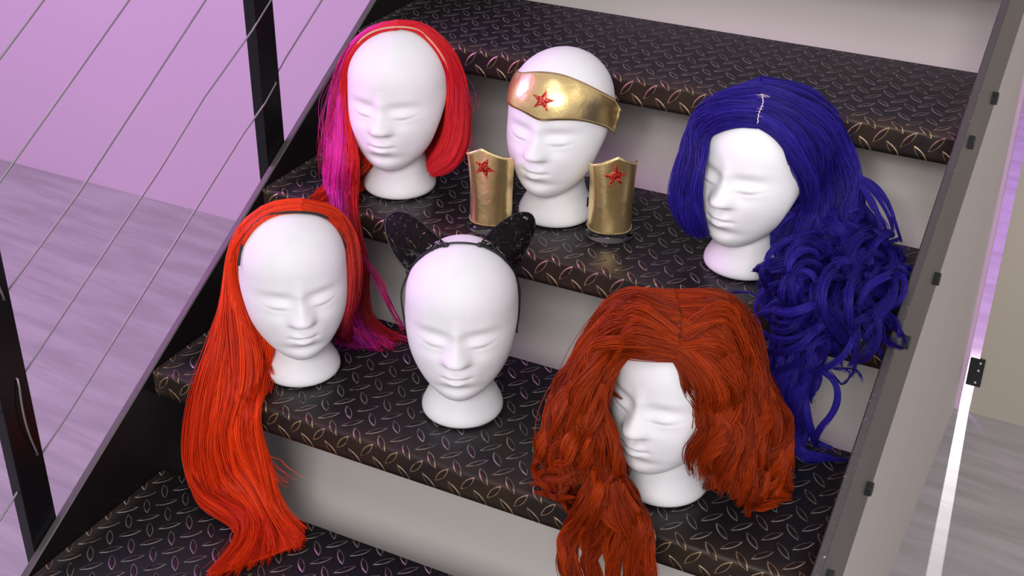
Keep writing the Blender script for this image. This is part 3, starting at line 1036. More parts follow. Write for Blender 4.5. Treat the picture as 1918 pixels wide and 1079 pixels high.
# --- dark blue curly wig
h = Hair('h3', 13)
B0 = np.array([0.010, 0.005, 0.12]); B1 = np.array([0.032, 0.018, 0.32])
cb = lambda u, t, r_: mixcol(B0, B1, r_)
h.bundle([
    [(1420, 240, 'h', .005), (1388, 238, 'h', .005), (1355, 244, 'h', .006), (1330, 262, 'h', .008), (1316, 305, -.05), (1308, 350, -.045), (1312, 400, -.03), (1326, 440, -.01)],
    [(1424, 208, 'h', .010), (1372, 212, 'h', .014), (1328, 238, 'h', .018), (1302, 290, -.03), (1290, 350, -.02), (1292, 405, -.01), (1312, 442, .0)],
    [(1425, 165, .0), (1366, 172, .0), (1318, 207, .0), (1290, 258, .01), (1276, 320, .015), (1270, 370, .02), (1284, 415, .02), (1312, 440, .03)],
    [(1425, 172, 'H', .02), (1362, 195, .06), (1315, 250, .07), (1290, 320, .08), (1284, 380, .08), (1300, 430, .07)],
    [(1430, 230, 'H', .02), (1400, 260, 'H', .02), (1380, 310, 'H', .02), (1370, 370, 'H', .03), (1380, 430, .08)]],
    4200, cb, spread=0.003, clumps=120, csp=0.002, wave=0.002, cycles=2, rad=0.00055, wander=0.0025)
GR = [
    [(1420, 240, 'h', .005), (1447, 256, 'h', .006), (1472, 292, 'h', .007), (1492, 345, 'h', .008), (1500, 385, -.02), (1486, 430, -.01), (1470, 465, .0), (1462, 500, .0)],
    [(1426, 208, 'h', .010), (1472, 222, 'h', .014), (1518, 268, 'h', .018), (1545, 330, -.01), (1550, 390, .0), (1530, 440, .0), (1512, 490, -.01), (1500, 540, -.02)],
    [(1428, 158, .0), (1492, 163, .0), (1548, 205, .0), (1580, 265, .01), (1596, 330, .01), (1602, 395, .02), (1590, 450, .01), (1570, 510, -.02)],
    [(1428, 172, 'H', .02), (1495, 190, .06), (1545, 240, .07), (1575, 310, .08), (1592, 380, .08), (1610, 440, .06), (1620, 500, .03)],
    [(1430, 230, 'H', .02), (1460, 260, 'H', .02), (1490, 310, 'H', .02), (1510, 380, 'H', .03), (1530, 440, .08), (1545, 500, .06)]]
h.bundle(GR, 5200, cb, spread=0.003, clumps=120, csp=0.003, wave=0.003, cycles=2, rad=0.00055, wander=0.003, lenj=0.2)
rg = np.random.default_rng(5)
# the heap of curls to the right of the head, on the tread and over its edge
starts = [(1500, 400, .00), (1530, 420, .0), (1560, 400, .0), (1590, 410, .01), (1600, 360, .03), (1575, 440, .04), (1520, 460, -.01), (1545, 350, .03)]
heap = [
    # (via, end, depth via, depth end)
    ((1480, 490), (1450, 540)), ((1500, 500), (1470, 600)), ((1520, 520), (1500, 640)), ((1545, 500), (1540, 620)), ((1580, 500), (1570, 640)),
    ((1610, 490), (1610, 600)), ((1640, 500), (1640, 620)), ((1660, 500), (1670, 560)), ((1620, 470), (1690, 520)), ((1600, 460), (1680, 480)),
    ((1640, 540), (1660, 640)), ((1600, 560), (1625, 670)), ((1560, 560), (1590, 680)), ((1490, 560), (1440, 620)), ((1470, 520), (1430, 590)),
    ((1500, 600), (1450, 670)), ((1530, 600), (1480, 690)), ((1560, 620), (1530, 690)), ((1640, 470), (1700, 545)), ((1460, 500), (1440, 560)),
    ((1510, 540), (1560, 600)), ((1550, 540), (1610, 560)), ((1480, 540), (1530, 580)), ((1590, 520), (1660, 540)), ((1520, 480), (1590, 490)),
]
def ground(px, py, lift):
    """a point resting on the second tread or hanging just in front of its edge"""
    q = at(px, py, 2, 2 * RISE + lift)
    if q[1] < 2 * RUN + 0.004:
        return (px, py, 'y', 2 * RUN - 0.010 - lift * 0.7)
    return (px, py, 'z', 2 * RISE + lift)
for i in range(110):
    v, e_ = heap[i % len(heap)]
    s0 = starts[rg.integers(len(starts))]
    j = lambda a=14: rg.normal() * a
    l1 = rg.uniform(0.02, 0.085); l2 = rg.uniform(0.008, 0.04)
    pts = [(s0[0] + j(), s0[1] + j(), s0[2] + rg.normal() * 0.01), ((s0[0] + v[0]) / 2 + j(), (s0[1] + v[1]) / 2 + j(), s0[2] + rg.normal() * .01),
           ground(v[0] + j(), v[1] + j(), l1), ground(e_[0] + j(10), e_[1] + j(10), l2)]
    h.lock(pts, 120, cb, R=rg.uniform(0.007, 0.013), turns=rg.uniform(1.1, 2.5), coil=rg.uniform(0.012, 0.025), rad=0.0005)
# long tails that reach the tread below
for pts, R_, tn in [
    ([(1480, 620, 'y', .612), (1480, 680, 'y', .600), (1490, 740, 'y', .590), (1500, 790, 'y', .585), (1490, 835, 'z', .200)], 0.016, 1.2),
    ([(1500, 620, 'y', .612), (1510, 680, 'y', .600), (1555, 720, 'y', .590), (1555, 760, 'y', .585), (1525, 800, 'y', .58), (1520, 830, 'z', .20), (1560, 842, 'z', .195)], 0.007, 0.3),
    ([(1460, 620, 'y', .612), (1445, 680, 'y', .600), (1435, 720, 'y', .590), (1450, 760, 'y', .585), (1490, 780, 'y', .58)], 0.008, 0.4),
    ([(1490, 640, 'y', .610), (1470, 700, 'y', .600), (1475, 760, 'y', .590), (1480, 810, 'y', .585), (1500, 850, 'z', .197), (1550, 850, 'z', .195), (1590, 855, 'z', .193)], 0.010, 0.8),
    ([(1470, 650, 'y', .610), (1475, 720, 'y', .595), (1495, 770, 'y', .590), (1500, 820, 'y', .585), (1470, 850, 'z', .198)], 0.012, 1.2),
    ([(1510, 650, 'y', .610), (1530, 690, 'y', .600), (1500, 740, 'y', .590), (1510, 790, 'y', .585), (1540, 830, 'z', .197)], 0.006, 0.8),
    ([(1455, 640, 'y', .612), (1430, 690, 'y', .600), (1428, 740, 'y', .592), (1455, 790, 'y', .585)], 0.006, 0.3),
    ([(1490, 640, 'y', .612), (1500, 700, 'y', .600), (1480, 770, 'y', .590), (1460, 830, 'z', .200), (1450, 860, 'z', .196)], 0.014, 1.0)]:
    h.lock(pts, 260, cb, R=R_, turns=tn, coil=0.008, rad=0.0005)
for i in range(16):
    x0 = rg.uniform(1440, 1530)
    pts = [(x0, 610 + 12 * rg.normal(), 'y', .612)]
    for yy in (660, 710, 755, 800, 832):
        pts.append((1490 + (x0 - 1490) * max(0.25, 1 - (yy - 610) / 260) + rg.normal() * 16, yy + rg.normal() * 6, 'y', .60 - (yy - 610) * 0.00008))
    if i % 2:
        pts.append((pts[-1][0] + rg.uniform(10, 60), 850 + rg.normal() * 5, 'z', .196))
    h.lock(pts[:rg.integers(4, 8)], 90, cb, R=rg.uniform(0.003, 0.008), turns=rg.uniform(0.6, 1.6), coil=rg.uniform(0.005, 0.011), rad=0.00045)
# thin wisps at the right
for pts in [
    [(1585, 270, .01), (1590, 310, .01), (1610, 335, .01), (1645, 365, .01), (1670, 410, .01), (1672, 440, .02)],
    [(1590, 300, .01), (1605, 330, .01), (1640, 350, .01), (1668, 385, .01), (1685, 430, .01), (1690, 455, .02)],
    [(1590, 320, .01), (1615, 350, .01), (1640, 390, .01), (1660, 420, .01), (1655, 455, .02)],
    [(1590, 330, .01), (1625, 370, .01), (1640, 400, .01), (1655, 440, .01), (1650, 460, .02)]]:
    h.lock(pts, 70, cb, R=0.004, turns=0.8, coil=0.003, rad=0.0004)
for pts in [
    [(1560, 690, 'y', .6), (1600, 695, 'y', .59), (1618, 715, 'y', .58)], [(1555, 695, 'y', .6), (1575, 720, 'y', .59), (1590, 700, 'y', .58), (1560, 690, 'y', .57)],
    [(1420, 556, 'z', .40), (1390, 548, 'z', .39), (1360, 545, 'z', .385)], [(1440, 520, 'z', .41), (1424, 512, 'z', .40), (1440, 545, 'z', .39)]]:
    h.lock(pts, 16, cb, R=0.002, turns=0.6, coil=0.002, rad=0.0003)
wig3 = h.build('wig', M_hair2)
# wig of the third head
tag(wig3, 'dark blue centre-parted curly wig heaped against the right edge of the tread', 'wig')
M_part = simple_mat('pale_wig_parting', (0.62, 0.52, 0.55), 0.8)
q = catmull([P3('h3', p) for p in [(1426, 196, 'h', .0205), (1427, 208, 'h', .018), (1421, 222, 'h', .0145), (1419, 236, 'h', .0105)]], 30)
mb = MB(); mb.tube([tuple(p + 0.0006 * np.array([math.sin(i * 1.7), 0, math.cos(i * 2.3)])) for i, p in enumerate(q)], [0.0005 + 0.0005 * abs(math.sin(i * 1.1)) for i in range(30)], 6)
for i in range(26):
    a_ = q[rg.integers(0, 29)] if i > 8 else q[rg.integers(0, 4)]
    d_ = np.array([rg.normal(), rg.normal() * 0.4, -0.25]) * (0.004 if i > 8 else 0.006)
    mb.tube([tuple(a_ - d_ * 0.2), tuple(a_ + d_ * 0.5 + CM[2] * -0.0006), tuple(a_ + d_)], 0.00022, 4)
o = mb.build('parting', M_part, wig3, smooth=True)
o['label'] = 'pale parting line'

# --- big auburn wavy wig
h = Hair('h6', 14)
A0 = np.array([0.19, 0.015, 0.001]); A1 = np.array([0.50, 0.050, 0.002])
ca = lambda u, t, r_: mixcol(A0, A1, r_)
# left of the parting: lifted off the forehead, then down the left of the face
h.bundle([
    [(1262, 676, 'h', .008), (1225, 672, 'h', .012), (1190, 670, 'h', .014), (1160, 680, 'h', .012), (1140, 705, -.065), (1128, 745, -.055), (1122, 800, -.05), (1132, 850, -.05), (1150, 890, -.05)],
    [(1268, 655, 'h', .022), (1220, 640, 'h', .032), (1170, 645, 'h', .034), (1130, 680, -.06), (1105, 730, -.05), (1095, 790, -.045), (1098, 850, -.04), (1120, 910, -.04)],
    [(1270, 615, 'h', .026), (1215, 595, 'h', .038), (1155, 610, -.03), (1110, 660, -.02), (1075, 720, -.01), (1055, 780, -.005), (1045, 840, .0), (1060, 900, .0)],
    [(1262, 545, .0), (1205, 548, .0), (1148, 580, .0), (1108, 640, .01), (1070, 710, .02), (1042, 770, .03), (1030, 830, .03), (1040, 890, .03)],
    [(1262, 560, 'H', .04), (1200, 580, .08), (1140, 640, .09), (1095, 720, .09), (1070, 800, .08), (1060, 870, .06)],
    [(1275, 620, 'H', .03), (1230, 660, 'H', .03), (1190, 730, 'H', .04), (1160, 800, .09), (1140, 870, .06)]],
    7500, ca, spread=0.0035, clumps=90, csp=0.0035, wave=0.006, cycles=1.3, rad=0.0005, wander=0.004, lenj=0.2)
h.bundle([
    [(1262, 676, 'h', .008), (1280, 696, 'h', .010), (1294, 722, 'h', .012), (1306, 765, -.06), (1308, 810, -.055), (1306, 850, -.045), (1316, 890, -.03)],
    [(1272, 655, 'h', .022), (1310, 672, 'h', .028), (1340, 712, 'h', .030), (1355, 760, -.04), (1350, 810, -.04), (1342, 860, -.035), (1350, 910, -.03)],
    [(1276, 615, 'h', .026), (1330, 618, 'h', .036), (1375, 660, -.02), (1395, 730, -.01), (1395, 800, -.01), (1385, 860, -.01), (1385, 920, -.01)],
    [(1268, 545, .0), (1335, 548, .0), (1388, 592, .0), (1412, 650, .01), (1420, 730, .01), (1425, 810, .01), (1425, 880, .01), (1415, 935, .01)],
    [(1268, 560, 'H', .04), (1340, 580, .08), (1395, 640, .09), (1425, 730, .09), (1450, 800, .08), (1460, 870, .06), (1455, 915, .05)],
    [(1275, 620, 'H', .03), (1310, 660, 'H', .03), (1340, 730, 'H', .04), (1370, 800, .09), (1390, 880, .06)]],
    7500, ca, spread=0.0035, clumps=90, csp=0.0035, wave=0.006, cycles=1.3, rad=0.0005, wander=0.004, lenj=0.2)
T1Z = RISE
def ground1(px, py, lift):
    q = at(px, py, 2, T1Z + lift)
    if q[1] < RUN + 0.004:
        return (px, py, 'y', RUN - 0.010 - lift * 0.7)
    return (px, py, 'z', T1Z + lift)
def locks(spec, n, R=(0.008, 0.014), turns=(0.6, 1.6), coil=(0.006, 0.016), j=9, strands=130):
    for i in range(n):
        p = spec[i % len(spec)]
        pts = []
        for k, g in enumerate(p):
            jj = j * (0.6 if k == 0 else 1)
            g = list(g)
            g[0] += rg.normal() * jj; g[1] += rg.normal() * jj
            if g[2] == 'g':
                g = ground1(g[0], g[1], g[3] * rg.uniform(0.7, 1.3))
            elif not isinstance(g[2], str):
                g[2] += rg.normal() * 0.008
            pts.append(tuple(g))
        h.lock(pts, strands, ca, R=rg.uniform(*R), turns=rg.uniform(*turns), coil=rg.uniform(*coil), rad=0.00052)
# left side: outer waves and the rolled curl beside the foot
locks([
    [(1110, 660, -.02), (1075, 740, -.02), (1060, 800, -.02), (1040, 850, -.01), (1050, 900, 'g', .03)],
    [(1140, 650, -.05), (1105, 720, -.06), (1100, 780, -.06), (1090, 840, -.05), (1110, 890, 'g', .05)],
    [(1090, 700, .01), (1055, 770, .01), (1035, 830, .01), (1030, 880, 'g', .02), (1060, 935, 'g', .02)],
    [(1130, 720, -.06), (1120, 780, -.07), (1130, 840, -.06), (1150, 890, 'g', .05), (1160, 940, 'g', .03)],
    [(1100, 780, -.03), (1085, 830, -.03), (1060, 870, -.02), (1050, 920, 'g', .02)],
], 34, j=9)
# round roll of hair beside the foot
for i in range(11):
    f_ = i / 10
    r_x = 27 + 9 * f_ + rg.normal() * 1.5; r_y = 27 + 8 * f_ + rg.normal() * 1.5
    ys = 0.335 + 0.012 * rg.normal()
    pts = [(1128 + 4 * rg.normal(), 835, -.055), (1108, 858, 'y', ys + .01)]
    for q_ in range(9):
        a_ = -1.25 - q_ * (0.72)
        pts.append((1090 + r_x * math.cos(a_), 906 + r_y * math.sin(a_), 'y', ys - 0.002 * q_))
    h.lock(pts, 110, ca, R=rg.uniform(0.005, 0.009), turns=0.15, coil=0.001, rad=0.0005, K=40, tip=0.5)
locks([[(1080, 900, 'g', .03), (1045, 915, 'g', .02), (1015, 910, 'g', .01), (996, 916, 'g', .01)], [(1080, 930, 'g', .02), (1045, 935, 'g', .015), (1020, 922, 'g', .01)]], 4, R=(0.003, 0.005), turns=(0.2, 0.6), coil=(0.002, 0.004), j=4, strands=70)
# tail hanging over the edge of the tread
locks([
    [(1120, 880, -.05), (1100, 950, 'g', .04), (1075, 1000, 'g', .03), (1060, 1040, 'y', .27), (1075, 1090, 'y', .26)],
    [(1140, 890, -.05), (1130, 950, 'g', .04), (1110, 1010, 'y', .28), (1105, 1060, 'y', .27), (1120, 1110, 'y', .265)],
    [(1160, 890, -.05), (1165, 950, 'g', .03), (1155, 1010, 'y', .28), (1150, 1070, 'y', .27), (1160, 1120, 'y', .265)],
    [(1150, 880, -.05), (1180, 940, 'g', .03), (1205, 985, 'y', .28), (1200, 1040, 'y', .27), (1215, 1090, 'y', .265)],
    [(1140, 900, -.05), (1160, 960, 'g', .04), (1190, 1010, 'y', .28), (1190, 1060, 'y', .27), (1180, 1110, 'y', .265)],
], 34, R=(0.008, 0.013), turns=(0.3, 0.8), coil=(0.004, 0.009), j=8, strands=140)
# right side
locks([
    [(1340, 700, -.06), (1360, 760, -.06), (1345, 810, -.05), (1345, 860, -.04), (1370, 910, 'g', .03)],
    [(1370, 680, -.03), (1395, 750, -.03), (1390, 820, -.03), (1400, 880, -.03), (1390, 935, 'g', .03)],
    [(1400, 700, .0), (1415, 780, .0), (1425, 850, -.01), (1425, 900, 'g', .04), (1400, 945, 'g', .03)],
    [(1310, 740, -.06), (1325, 790, -.06), (1360, 810, -.05), (1350, 870, -.04), (1335, 905, 'g', .03)],
    [(1415, 740, .03), (1450, 790, .03), (1465, 850, .03), (1455, 900, 'g', .03), (1470, 925, 'g', .015)],
    [(1400, 650, .0), (1420, 720, .0), (1445, 790, .01), (1450, 860, .01), (1430, 915, 'g', .03)],
], 46, j=9)
locks([[(1430, 900, 'g', .03), (1400, 938, 'g', .02), (1420, 948, 'g', .012), (1465, 942, 'g', .01)], [(1440, 930, 'g', .02), (1460, 938, 'g', .012), (1480, 930, 'g', .01)]], 5, R=(0.004, 0.006), turns=(0.2, 0.5), coil=(0.002, 0.004), j=4, strands=80)
# crown volume swept back from the parting
locks([
    [(1268, 652, 'h', .020), (1215, 640, 'h', .036), (1158, 665, -.06), (1112, 730, -.05)],
    [(1275, 652, 'h', .020), (1320, 655, 'h', .036), (1366, 695, -.04), (1395, 770, -.02)],
    [(1266, 640, 'h', .024), (1222, 615, 'h', .036), (1170, 620, -.03), (1125, 670, -.02)],
    [(1277, 640, 'h', .024), (1325, 620, 'h', .036), (1370, 650, -.02), (1398, 710, -.01)],
], 20, R=(0.010, 0.018), turns=(0.1, 0.3), coil=(0.001, 0.003), j=4, strands=170)
# two thin locks over the forehead
h.lock([(1185, 668, 'h', .012), (1160, 690, 'h', .012), (1150, 715, 'h', .008), (1155, 735, 'h', .006), (1172, 748, 'h', .004)], 40, ca, R=0.0028, turns=0.2, coil=0.001, rad=0.0004)
h.lock([(1170, 674, 'h', .012), (1150, 695, 'h', .014), (1146, 720, 'h', .010)], 40, ca, R=0.003, turns=0.2, coil=0.001, rad=0.0004)
wig6 = h.build('wig', M_hair2)
tag(wig6, 'voluminous auburn wavy wig on the front right foam head', 'wig')

# ------------------------------------------------------------------ black lace cat ears
def lace_material():
    m, nt, b = new_mat('black_lace')
    tc = node(nt, 'ShaderNodeTexCoord')
    b.inputs['Base Color'].default_value = (0.003, 0.002, 0.003, 1)
    b.inputs['Roughness'].default_value = 0.7
    b.inputs['Specular IOR Level'].default_value = 0.15
    n1 = node(nt, 'ShaderNodeTexNoise'); n1.inputs['Scale'].default_value = 70; n1.inputs['Detail'].default_value = 1
    nt.links.new(tc.outputs['Object'], n1.inputs['Vector'])
    vo = node(nt, 'ShaderNodeTexVoronoi', feature='DISTANCE_TO_EDGE'); vo.inputs['Scale'].default_value = 330
    nt.links.new(tc.outputs['Object'], vo.inputs['Vector'])
    wv = math_n(nt, 'ABSOLUTE', math_n(nt, 'SUBTRACT', n1.outputs['Fac'], 0.5))
    thick = math_n(nt, 'GREATER_THAN', wv, 0.055)
    net = math_n(nt, 'LESS_THAN', vo.outputs['Distance'], 0.07)
    al = math_n(nt, 'MAXIMUM', math_n(nt, 'MULTIPLY', thick, 0.93), net)
    nt.links.new(al, b.inputs['Alpha'])
    return m


M_bwire = simple_mat('black_wire', (0.010, 0.008, 0.010), 0.4)
M_lacebk = lace_material()
band = bpy.data.objects.new('cat_ear_headband', None)
COL.objects.link(band)
band.location = P3('h5', (863, 458, 'h', .003))
tag(band, 'black lace cat ears on a thin wire headband worn by the middle foam head', 'headband')
OFFB = Vector(band.location)
wp = [(769, 649, .035), (762, 622, .02), (753, 572, .01), (753, 543, .005), (765, 512, -.005), (778, 494, 'h', .002), (798, 476, 'h', .002), (834, 460, 'h', .002), (863, 457, 'h', .002), (896, 461, 'h', .002), (928, 475, 'h', .002), (950, 494, 'h', .002), (965, 514, -.005), (973, 543, .005), (972, 584, .015), (967, 620, .025)]
W5 = [P3('h5', p) for p in wp]
mb = MB(); cw = catmull(W5, 110)
mb.tube([tuple(Vector(p) - OFFB) for p in cw], 0.0016, 8)
mb.lathe([(0.0001, -.003), (0.0022, -.002), (0.0028, 0), (0.0022, .002), (0.0001, .003)], 12, tuple(Vector(cw[-1]) - OFFB))
mb.build('band', M_bwire, band, smooth=True)
dtop = float(CM[2] @ (W5[7] - CAM)) - MW_SPAN['h5']
for base, outl in (
    ([(836, 460), (815, 466), (795, 478), (779, 492), (765, 509)],
     [(765, 509), (746, 487), (733, 466), (724, 440), (722, 418), (730, 402), (748, 397), (770, 403), (796, 422), (820, 444), (836, 460)]),
    ([(898, 460), (916, 465), (935, 477), (950, 492), (962, 508)],
     [(962, 508), (973, 492), (985, 468), (996, 444), (1002, 420), (996, 403), (981, 398), (960, 404), (932, 422), (910, 444), (898, 460)])):
    zf_ = [MW_SPAN['h5'] + dtop + 0.002] * 2
    base3 = [CAM + pix(x, y) * float(CM[2] @ (P3('h5', (x, y, 'h', .003)) - CAM)) for x, y in base]
    out3 = []
    ca_, cb_ = base3[0], base3[-1]
    for i, (x, y) in enumerate(outl):
        t = i / (len(outl) - 1)
        dpt = (1 - t) * float(CM[2] @ (cb_ - CAM)) + t * float(CM[2] @ (ca_ - CAM)) + 0.018 * math.sin(math.pi * t)
        out3.append(CAM + pix(x, y) * dpt)
    oc = catmull(out3, 41); bc = catmull(base3[::-1], 41)
    rows = 14
    V = []; F = []
    for r_i in range(rows + 1):
        t = r_i / rows
        for k in range(41):
            p = bc[k] * (1 - t) + oc[k] * t
            p = p + CM[2] * (-0.008 * math.sin(math.pi * t) * math.sin(math.pi * k / 40))
            V.append(p - np.array(OFFB))
    for r_i in range(rows):
        for k in range(40):
            a = r_i * 41 + k
            F.append((a, a + 1, a + 42, a + 41))
    o = link('ear', mesh_from('ear', V, F, [M_lacebk]), band)
    sd = o.modifiers.new('thickness', 'SOLIDIFY'); sd.thickness = 0.0012
    mb = MB(); mb.tube([tuple(Vector(p) - OFFB) for p in oc], 0.0013, 8)
    # gathered ruffle along the foot of the ear
    ruf = catmull(base3, 60)
    mb.tube([tuple(Vector(p + CM[1] * -0.001 + 0.0016 * np.array([math.sin(i * 1.9), math.cos(i * 2.3), math.sin(i * 2.9)])) - OFFB) for i, p in enumerate(ruf)], 0.0024, 6)
    for c_ in (ruf[0], ruf[-1]):
        mb.lathe([(0.0001, -.005), (0.0035, -.003), (0.0045, 0), (0.003, .004), (0.0001, .005)], 10, tuple(Vector(c_) - OFFB))
    mb.build('ear_frame', M_bwire, o, smooth=True)


# ------------------------------------------------------------------ gold pieces
def gold_material():
    m, nt, b = new_mat('gold_lame_leather')
    tc = node(nt, 'ShaderNodeTexCoord')
    n1 = noise_n(nt, tc.outputs['Object'], 30, 3)
    n2 = noise_n(nt, tc.outputs['Object'], 420, 3, 0.7)
    c = mixc(nt, n1, (0.80, 0.55, 0.20), (0.95, 0.77, 0.38))
    nt.links.new(c, b.inputs['Base Color'])
    b.inputs['Metallic'].default_value = 0.9
    b.inputs['Roughness'].default_value = 0.3
    nr = bump_n(nt, n1, 0.5, 0.004)
    nr = bump_n(nt, n2, 0.25, 0.0006, nr)
    nt.links.new(nr, b.inputs['Normal'])
    return m


def glitter_material():
    m, nt, b = new_mat('red_glitter')
    tc = node(nt, 'ShaderNodeTexCoord')
    vo = node(nt, 'ShaderNodeTexVoronoi'); vo.inputs['Scale'].default_value = 600
    nt.links.new(tc.outputs['Object'], vo.inputs['Vector'])
    sp_ = node(nt, 'ShaderNodeSeparateColor'); nt.links.new(vo.outputs['Color'], sp_.inputs[0])
    c = mixc(nt, sstep(nt, sp_.outputs[0], 0.6, 0.95), (0.42, 0.008, 0.004), (0.95, 0.25, 0.15))
    nt.links.new(c, b.inputs['Base Color'])
    b.inputs['Roughness'].default_value = 0.22
    b.inputs['Metallic'].default_value = 0.4
    nt.links.new(bump_n(nt, sp_.outputs[1], 0.8, 0.001), b.inputs['Normal'])
    return m


M_gold = gold_material()
M_stitch = simple_mat('pale_gold_thread', (0.85, 0.74, 0.45), 0.5, 0.3)
M_star = glitter_material()
M_elastic = simple_mat('black_elastic', (0.012, 0.010, 0.012), 0.7)


def star_mesh(fn, nrm_up=0.0016, rot=0.0, R_=0.016):
    """fn(a, b) -> (point, normal); a raised five-pointed star with a ridge down each arm"""
    V = []; F = []
    p, n = fn(0, 0)
    V.append(p + n * (nrm_up + 0.0012))
    for k in range(10):
        a = rot + math.pi / 2 + k * math.pi / 5
        rr = R_ if k % 2 == 0 else R_ * 0.40
        p, n = fn(rr * math.cos(a), rr * math.sin(a))
        V.append(p + n * 0.0012)
    for k in range(10):
        a = rot + math.pi / 2 + k * math.pi / 5
        rr = R_ if k % 2 == 0 else R_ * 0.40
        p, n = fn(rr * math.cos(a), rr * math.sin(a))
        V.append(p - n * 0.0002)
    for k in range(10):
        k2 = (k + 1) % 10
        F.append((0, 1 + k, 1 + k2))
        F.append((1 + k, 11 + k, 11 + k2, 1 + k2))
    return V, F


def stitches(path, normals, mat, parent, step=0.0035, ln=0.0022, rad=0.0005, name='stitching'):
    mb = MB()
    path = np.asarray(path)
    d = np.r_[0, np.cumsum(np.linalg.norm(np.diff(path, axis=0), axis=1))]
    s_ = 0.002
    while s_ + ln < d[-1]:
        a = np.array([np.interp(s_, d, path[:, i]) for i in range(3)])
        b_ = np.array([np.interp(s_ + ln, d, path[:, i]) for i in range(3)])
        n = np.array([np.interp(s_, d, np.asarray(normals)[:, i]) for i in range(3)])
        mb.tube([tuple(a + n * 0.0004), tuple((a + b_) / 2 + n * 0.0008), tuple(b_ + n * 0.0004)], rad, 5)
        s_ += step
    return mb.build(name, mat, parent, smooth=True)


# headband
topc = [(981, 138), (1011, 136), (1048, 140), (1085, 153), (1125, 173), (1154, 190), (1163, 205)]
botc = [(963, 200), (979, 207), (996, 217), (1012, 227), (1028, 225), (1044, 224), (1085, 225), (1117, 233), (1140, 243), (1151, 251)]
tp = catmull([(*p, 0) for p in topc], 61)[:, :2]
bp = []
b1 = catmull([(*p, 0) for p in botc[:4]], 19)[:, :2]; b2 = catmull([(*p, 0) for p in botc[3:]], 43)[:, :2]
bp = np.vstack([b1, b2[1:]])
rows = 12
G = np.zeros((rows + 1, 61, 3))
cen = np.array(HW['h2'] @ Vector((0, 0.01, 0.21)))
for k in range(61):
    for r_i in range(rows + 1):
        t = r_i / rows
        x, y = tp[k] * (1 - t) + bp[k] * t
        G[r_i, k] = P3('h2', (x, y, 'h', .0035))
# smooth the fitted band a little and keep it just off the foam
def relax(G, hk, lift, it=12):
    for _ in range(it):
        H_ = G.copy()
        H_[:, 1:-1] = 0.5 * G[:, 1:-1] + 0.25 * (G[:, 2:] + G[:, :-2])
        G = H_
    for r_i in range(G.shape[0]):
        for k in range(G.shape[1]):
            loc, nrm, idx, dist = HB[hk].find_nearest(Vector(G[r_i, k]))
            d_ = (Vector(G[r_i, k]) - loc).dot(nrm)
            if d_ < lift:
                G[r_i, k] = np.array(loc + nrm * lift)
    return G
G = relax(G, 'h2', 0.003)
# carry the band on round the back of the head as a plain strip
def ring_back(pR, pL, n, hk, lift):
    out = []
    c_ = np.array(HW[hk] @ Vector((0, 0.012, 0.20)))
    aR = math.atan2(pR[1] - c_[1], pR[0] - c_[0]); aL = math.atan2(pL[1] - c_[1], pL[0] - c_[0])
    while aL < aR:
        aL += 2 * math.pi
    for i in range(1, n):
        t = i / n
        a = aR + (aL - aR) * t
        z = pR[2] * (1 - t) + pL[2] * t
        o_ = Vector((c_[0] + 0.3 * math.cos(a), c_[1] + 0.3 * math.sin(a), z))
        loc, nrm, idx, dist = HB[hk].ray_cast(o_, Vector((-math.cos(a), -math.sin(a), 0)))
        out.append(np.array(loc) + np.array((math.cos(a), math.sin(a), 0)) * lift)
    return np.array(out)
nb_ = 30
back = np.array([ring_back(G[r_i, -1], G[r_i, 0], nb_, 'h2', 0.003) for r_i in range(rows + 1)])
full = np.concatenate([G, back], axis=1)
nc = full.shape[1]
V = full.reshape(-1, 3)
F = [(r_i * nc + k, r_i * nc + (k + 1) % nc, (r_i + 1) * nc + (k + 1) % nc, (r_i + 1) * nc + k) for r_i in range(rows) for k in range(nc)]
hb = link('gold_headband', mesh_from('gold_headband', V, F, [M_gold]))
sd = hb.modifiers.new('thickness', 'SOLIDIFY'); sd.thickness = 0.0012; sd.offset = 0
tag(hb, 'shiny gold pointed headband with a red glitter star on the middle top foam head', 'headband')
def nrm_on(p, hk):
    loc, nrm, idx, dist = HB[hk].find_nearest(Vector(p))
    return np.array(nrm)
for rr in (1, rows - 1):
    path = full[rr, :61] * 0.7 + full[0 if rr == 1 else rows, :61] * 0.3
    stitches(path, [nrm_on(p, 'h2') for p in path], M_stitch, hb, rad=0.0004)
def star_on_head(a, b_):
    p = P3('h2', (1019 + a * 1190, 189 - b_ * 1060, 'h', .0045))
    return p, nrm_on(p, 'h2')
V, F = star_mesh(star_on_head, rot=math.radians(19 + 180), R_=0.0185)
st_ = link('star', mesh_from('star', V, F, [M_star], False), hb)
st_['label'] = 'red glitter star'


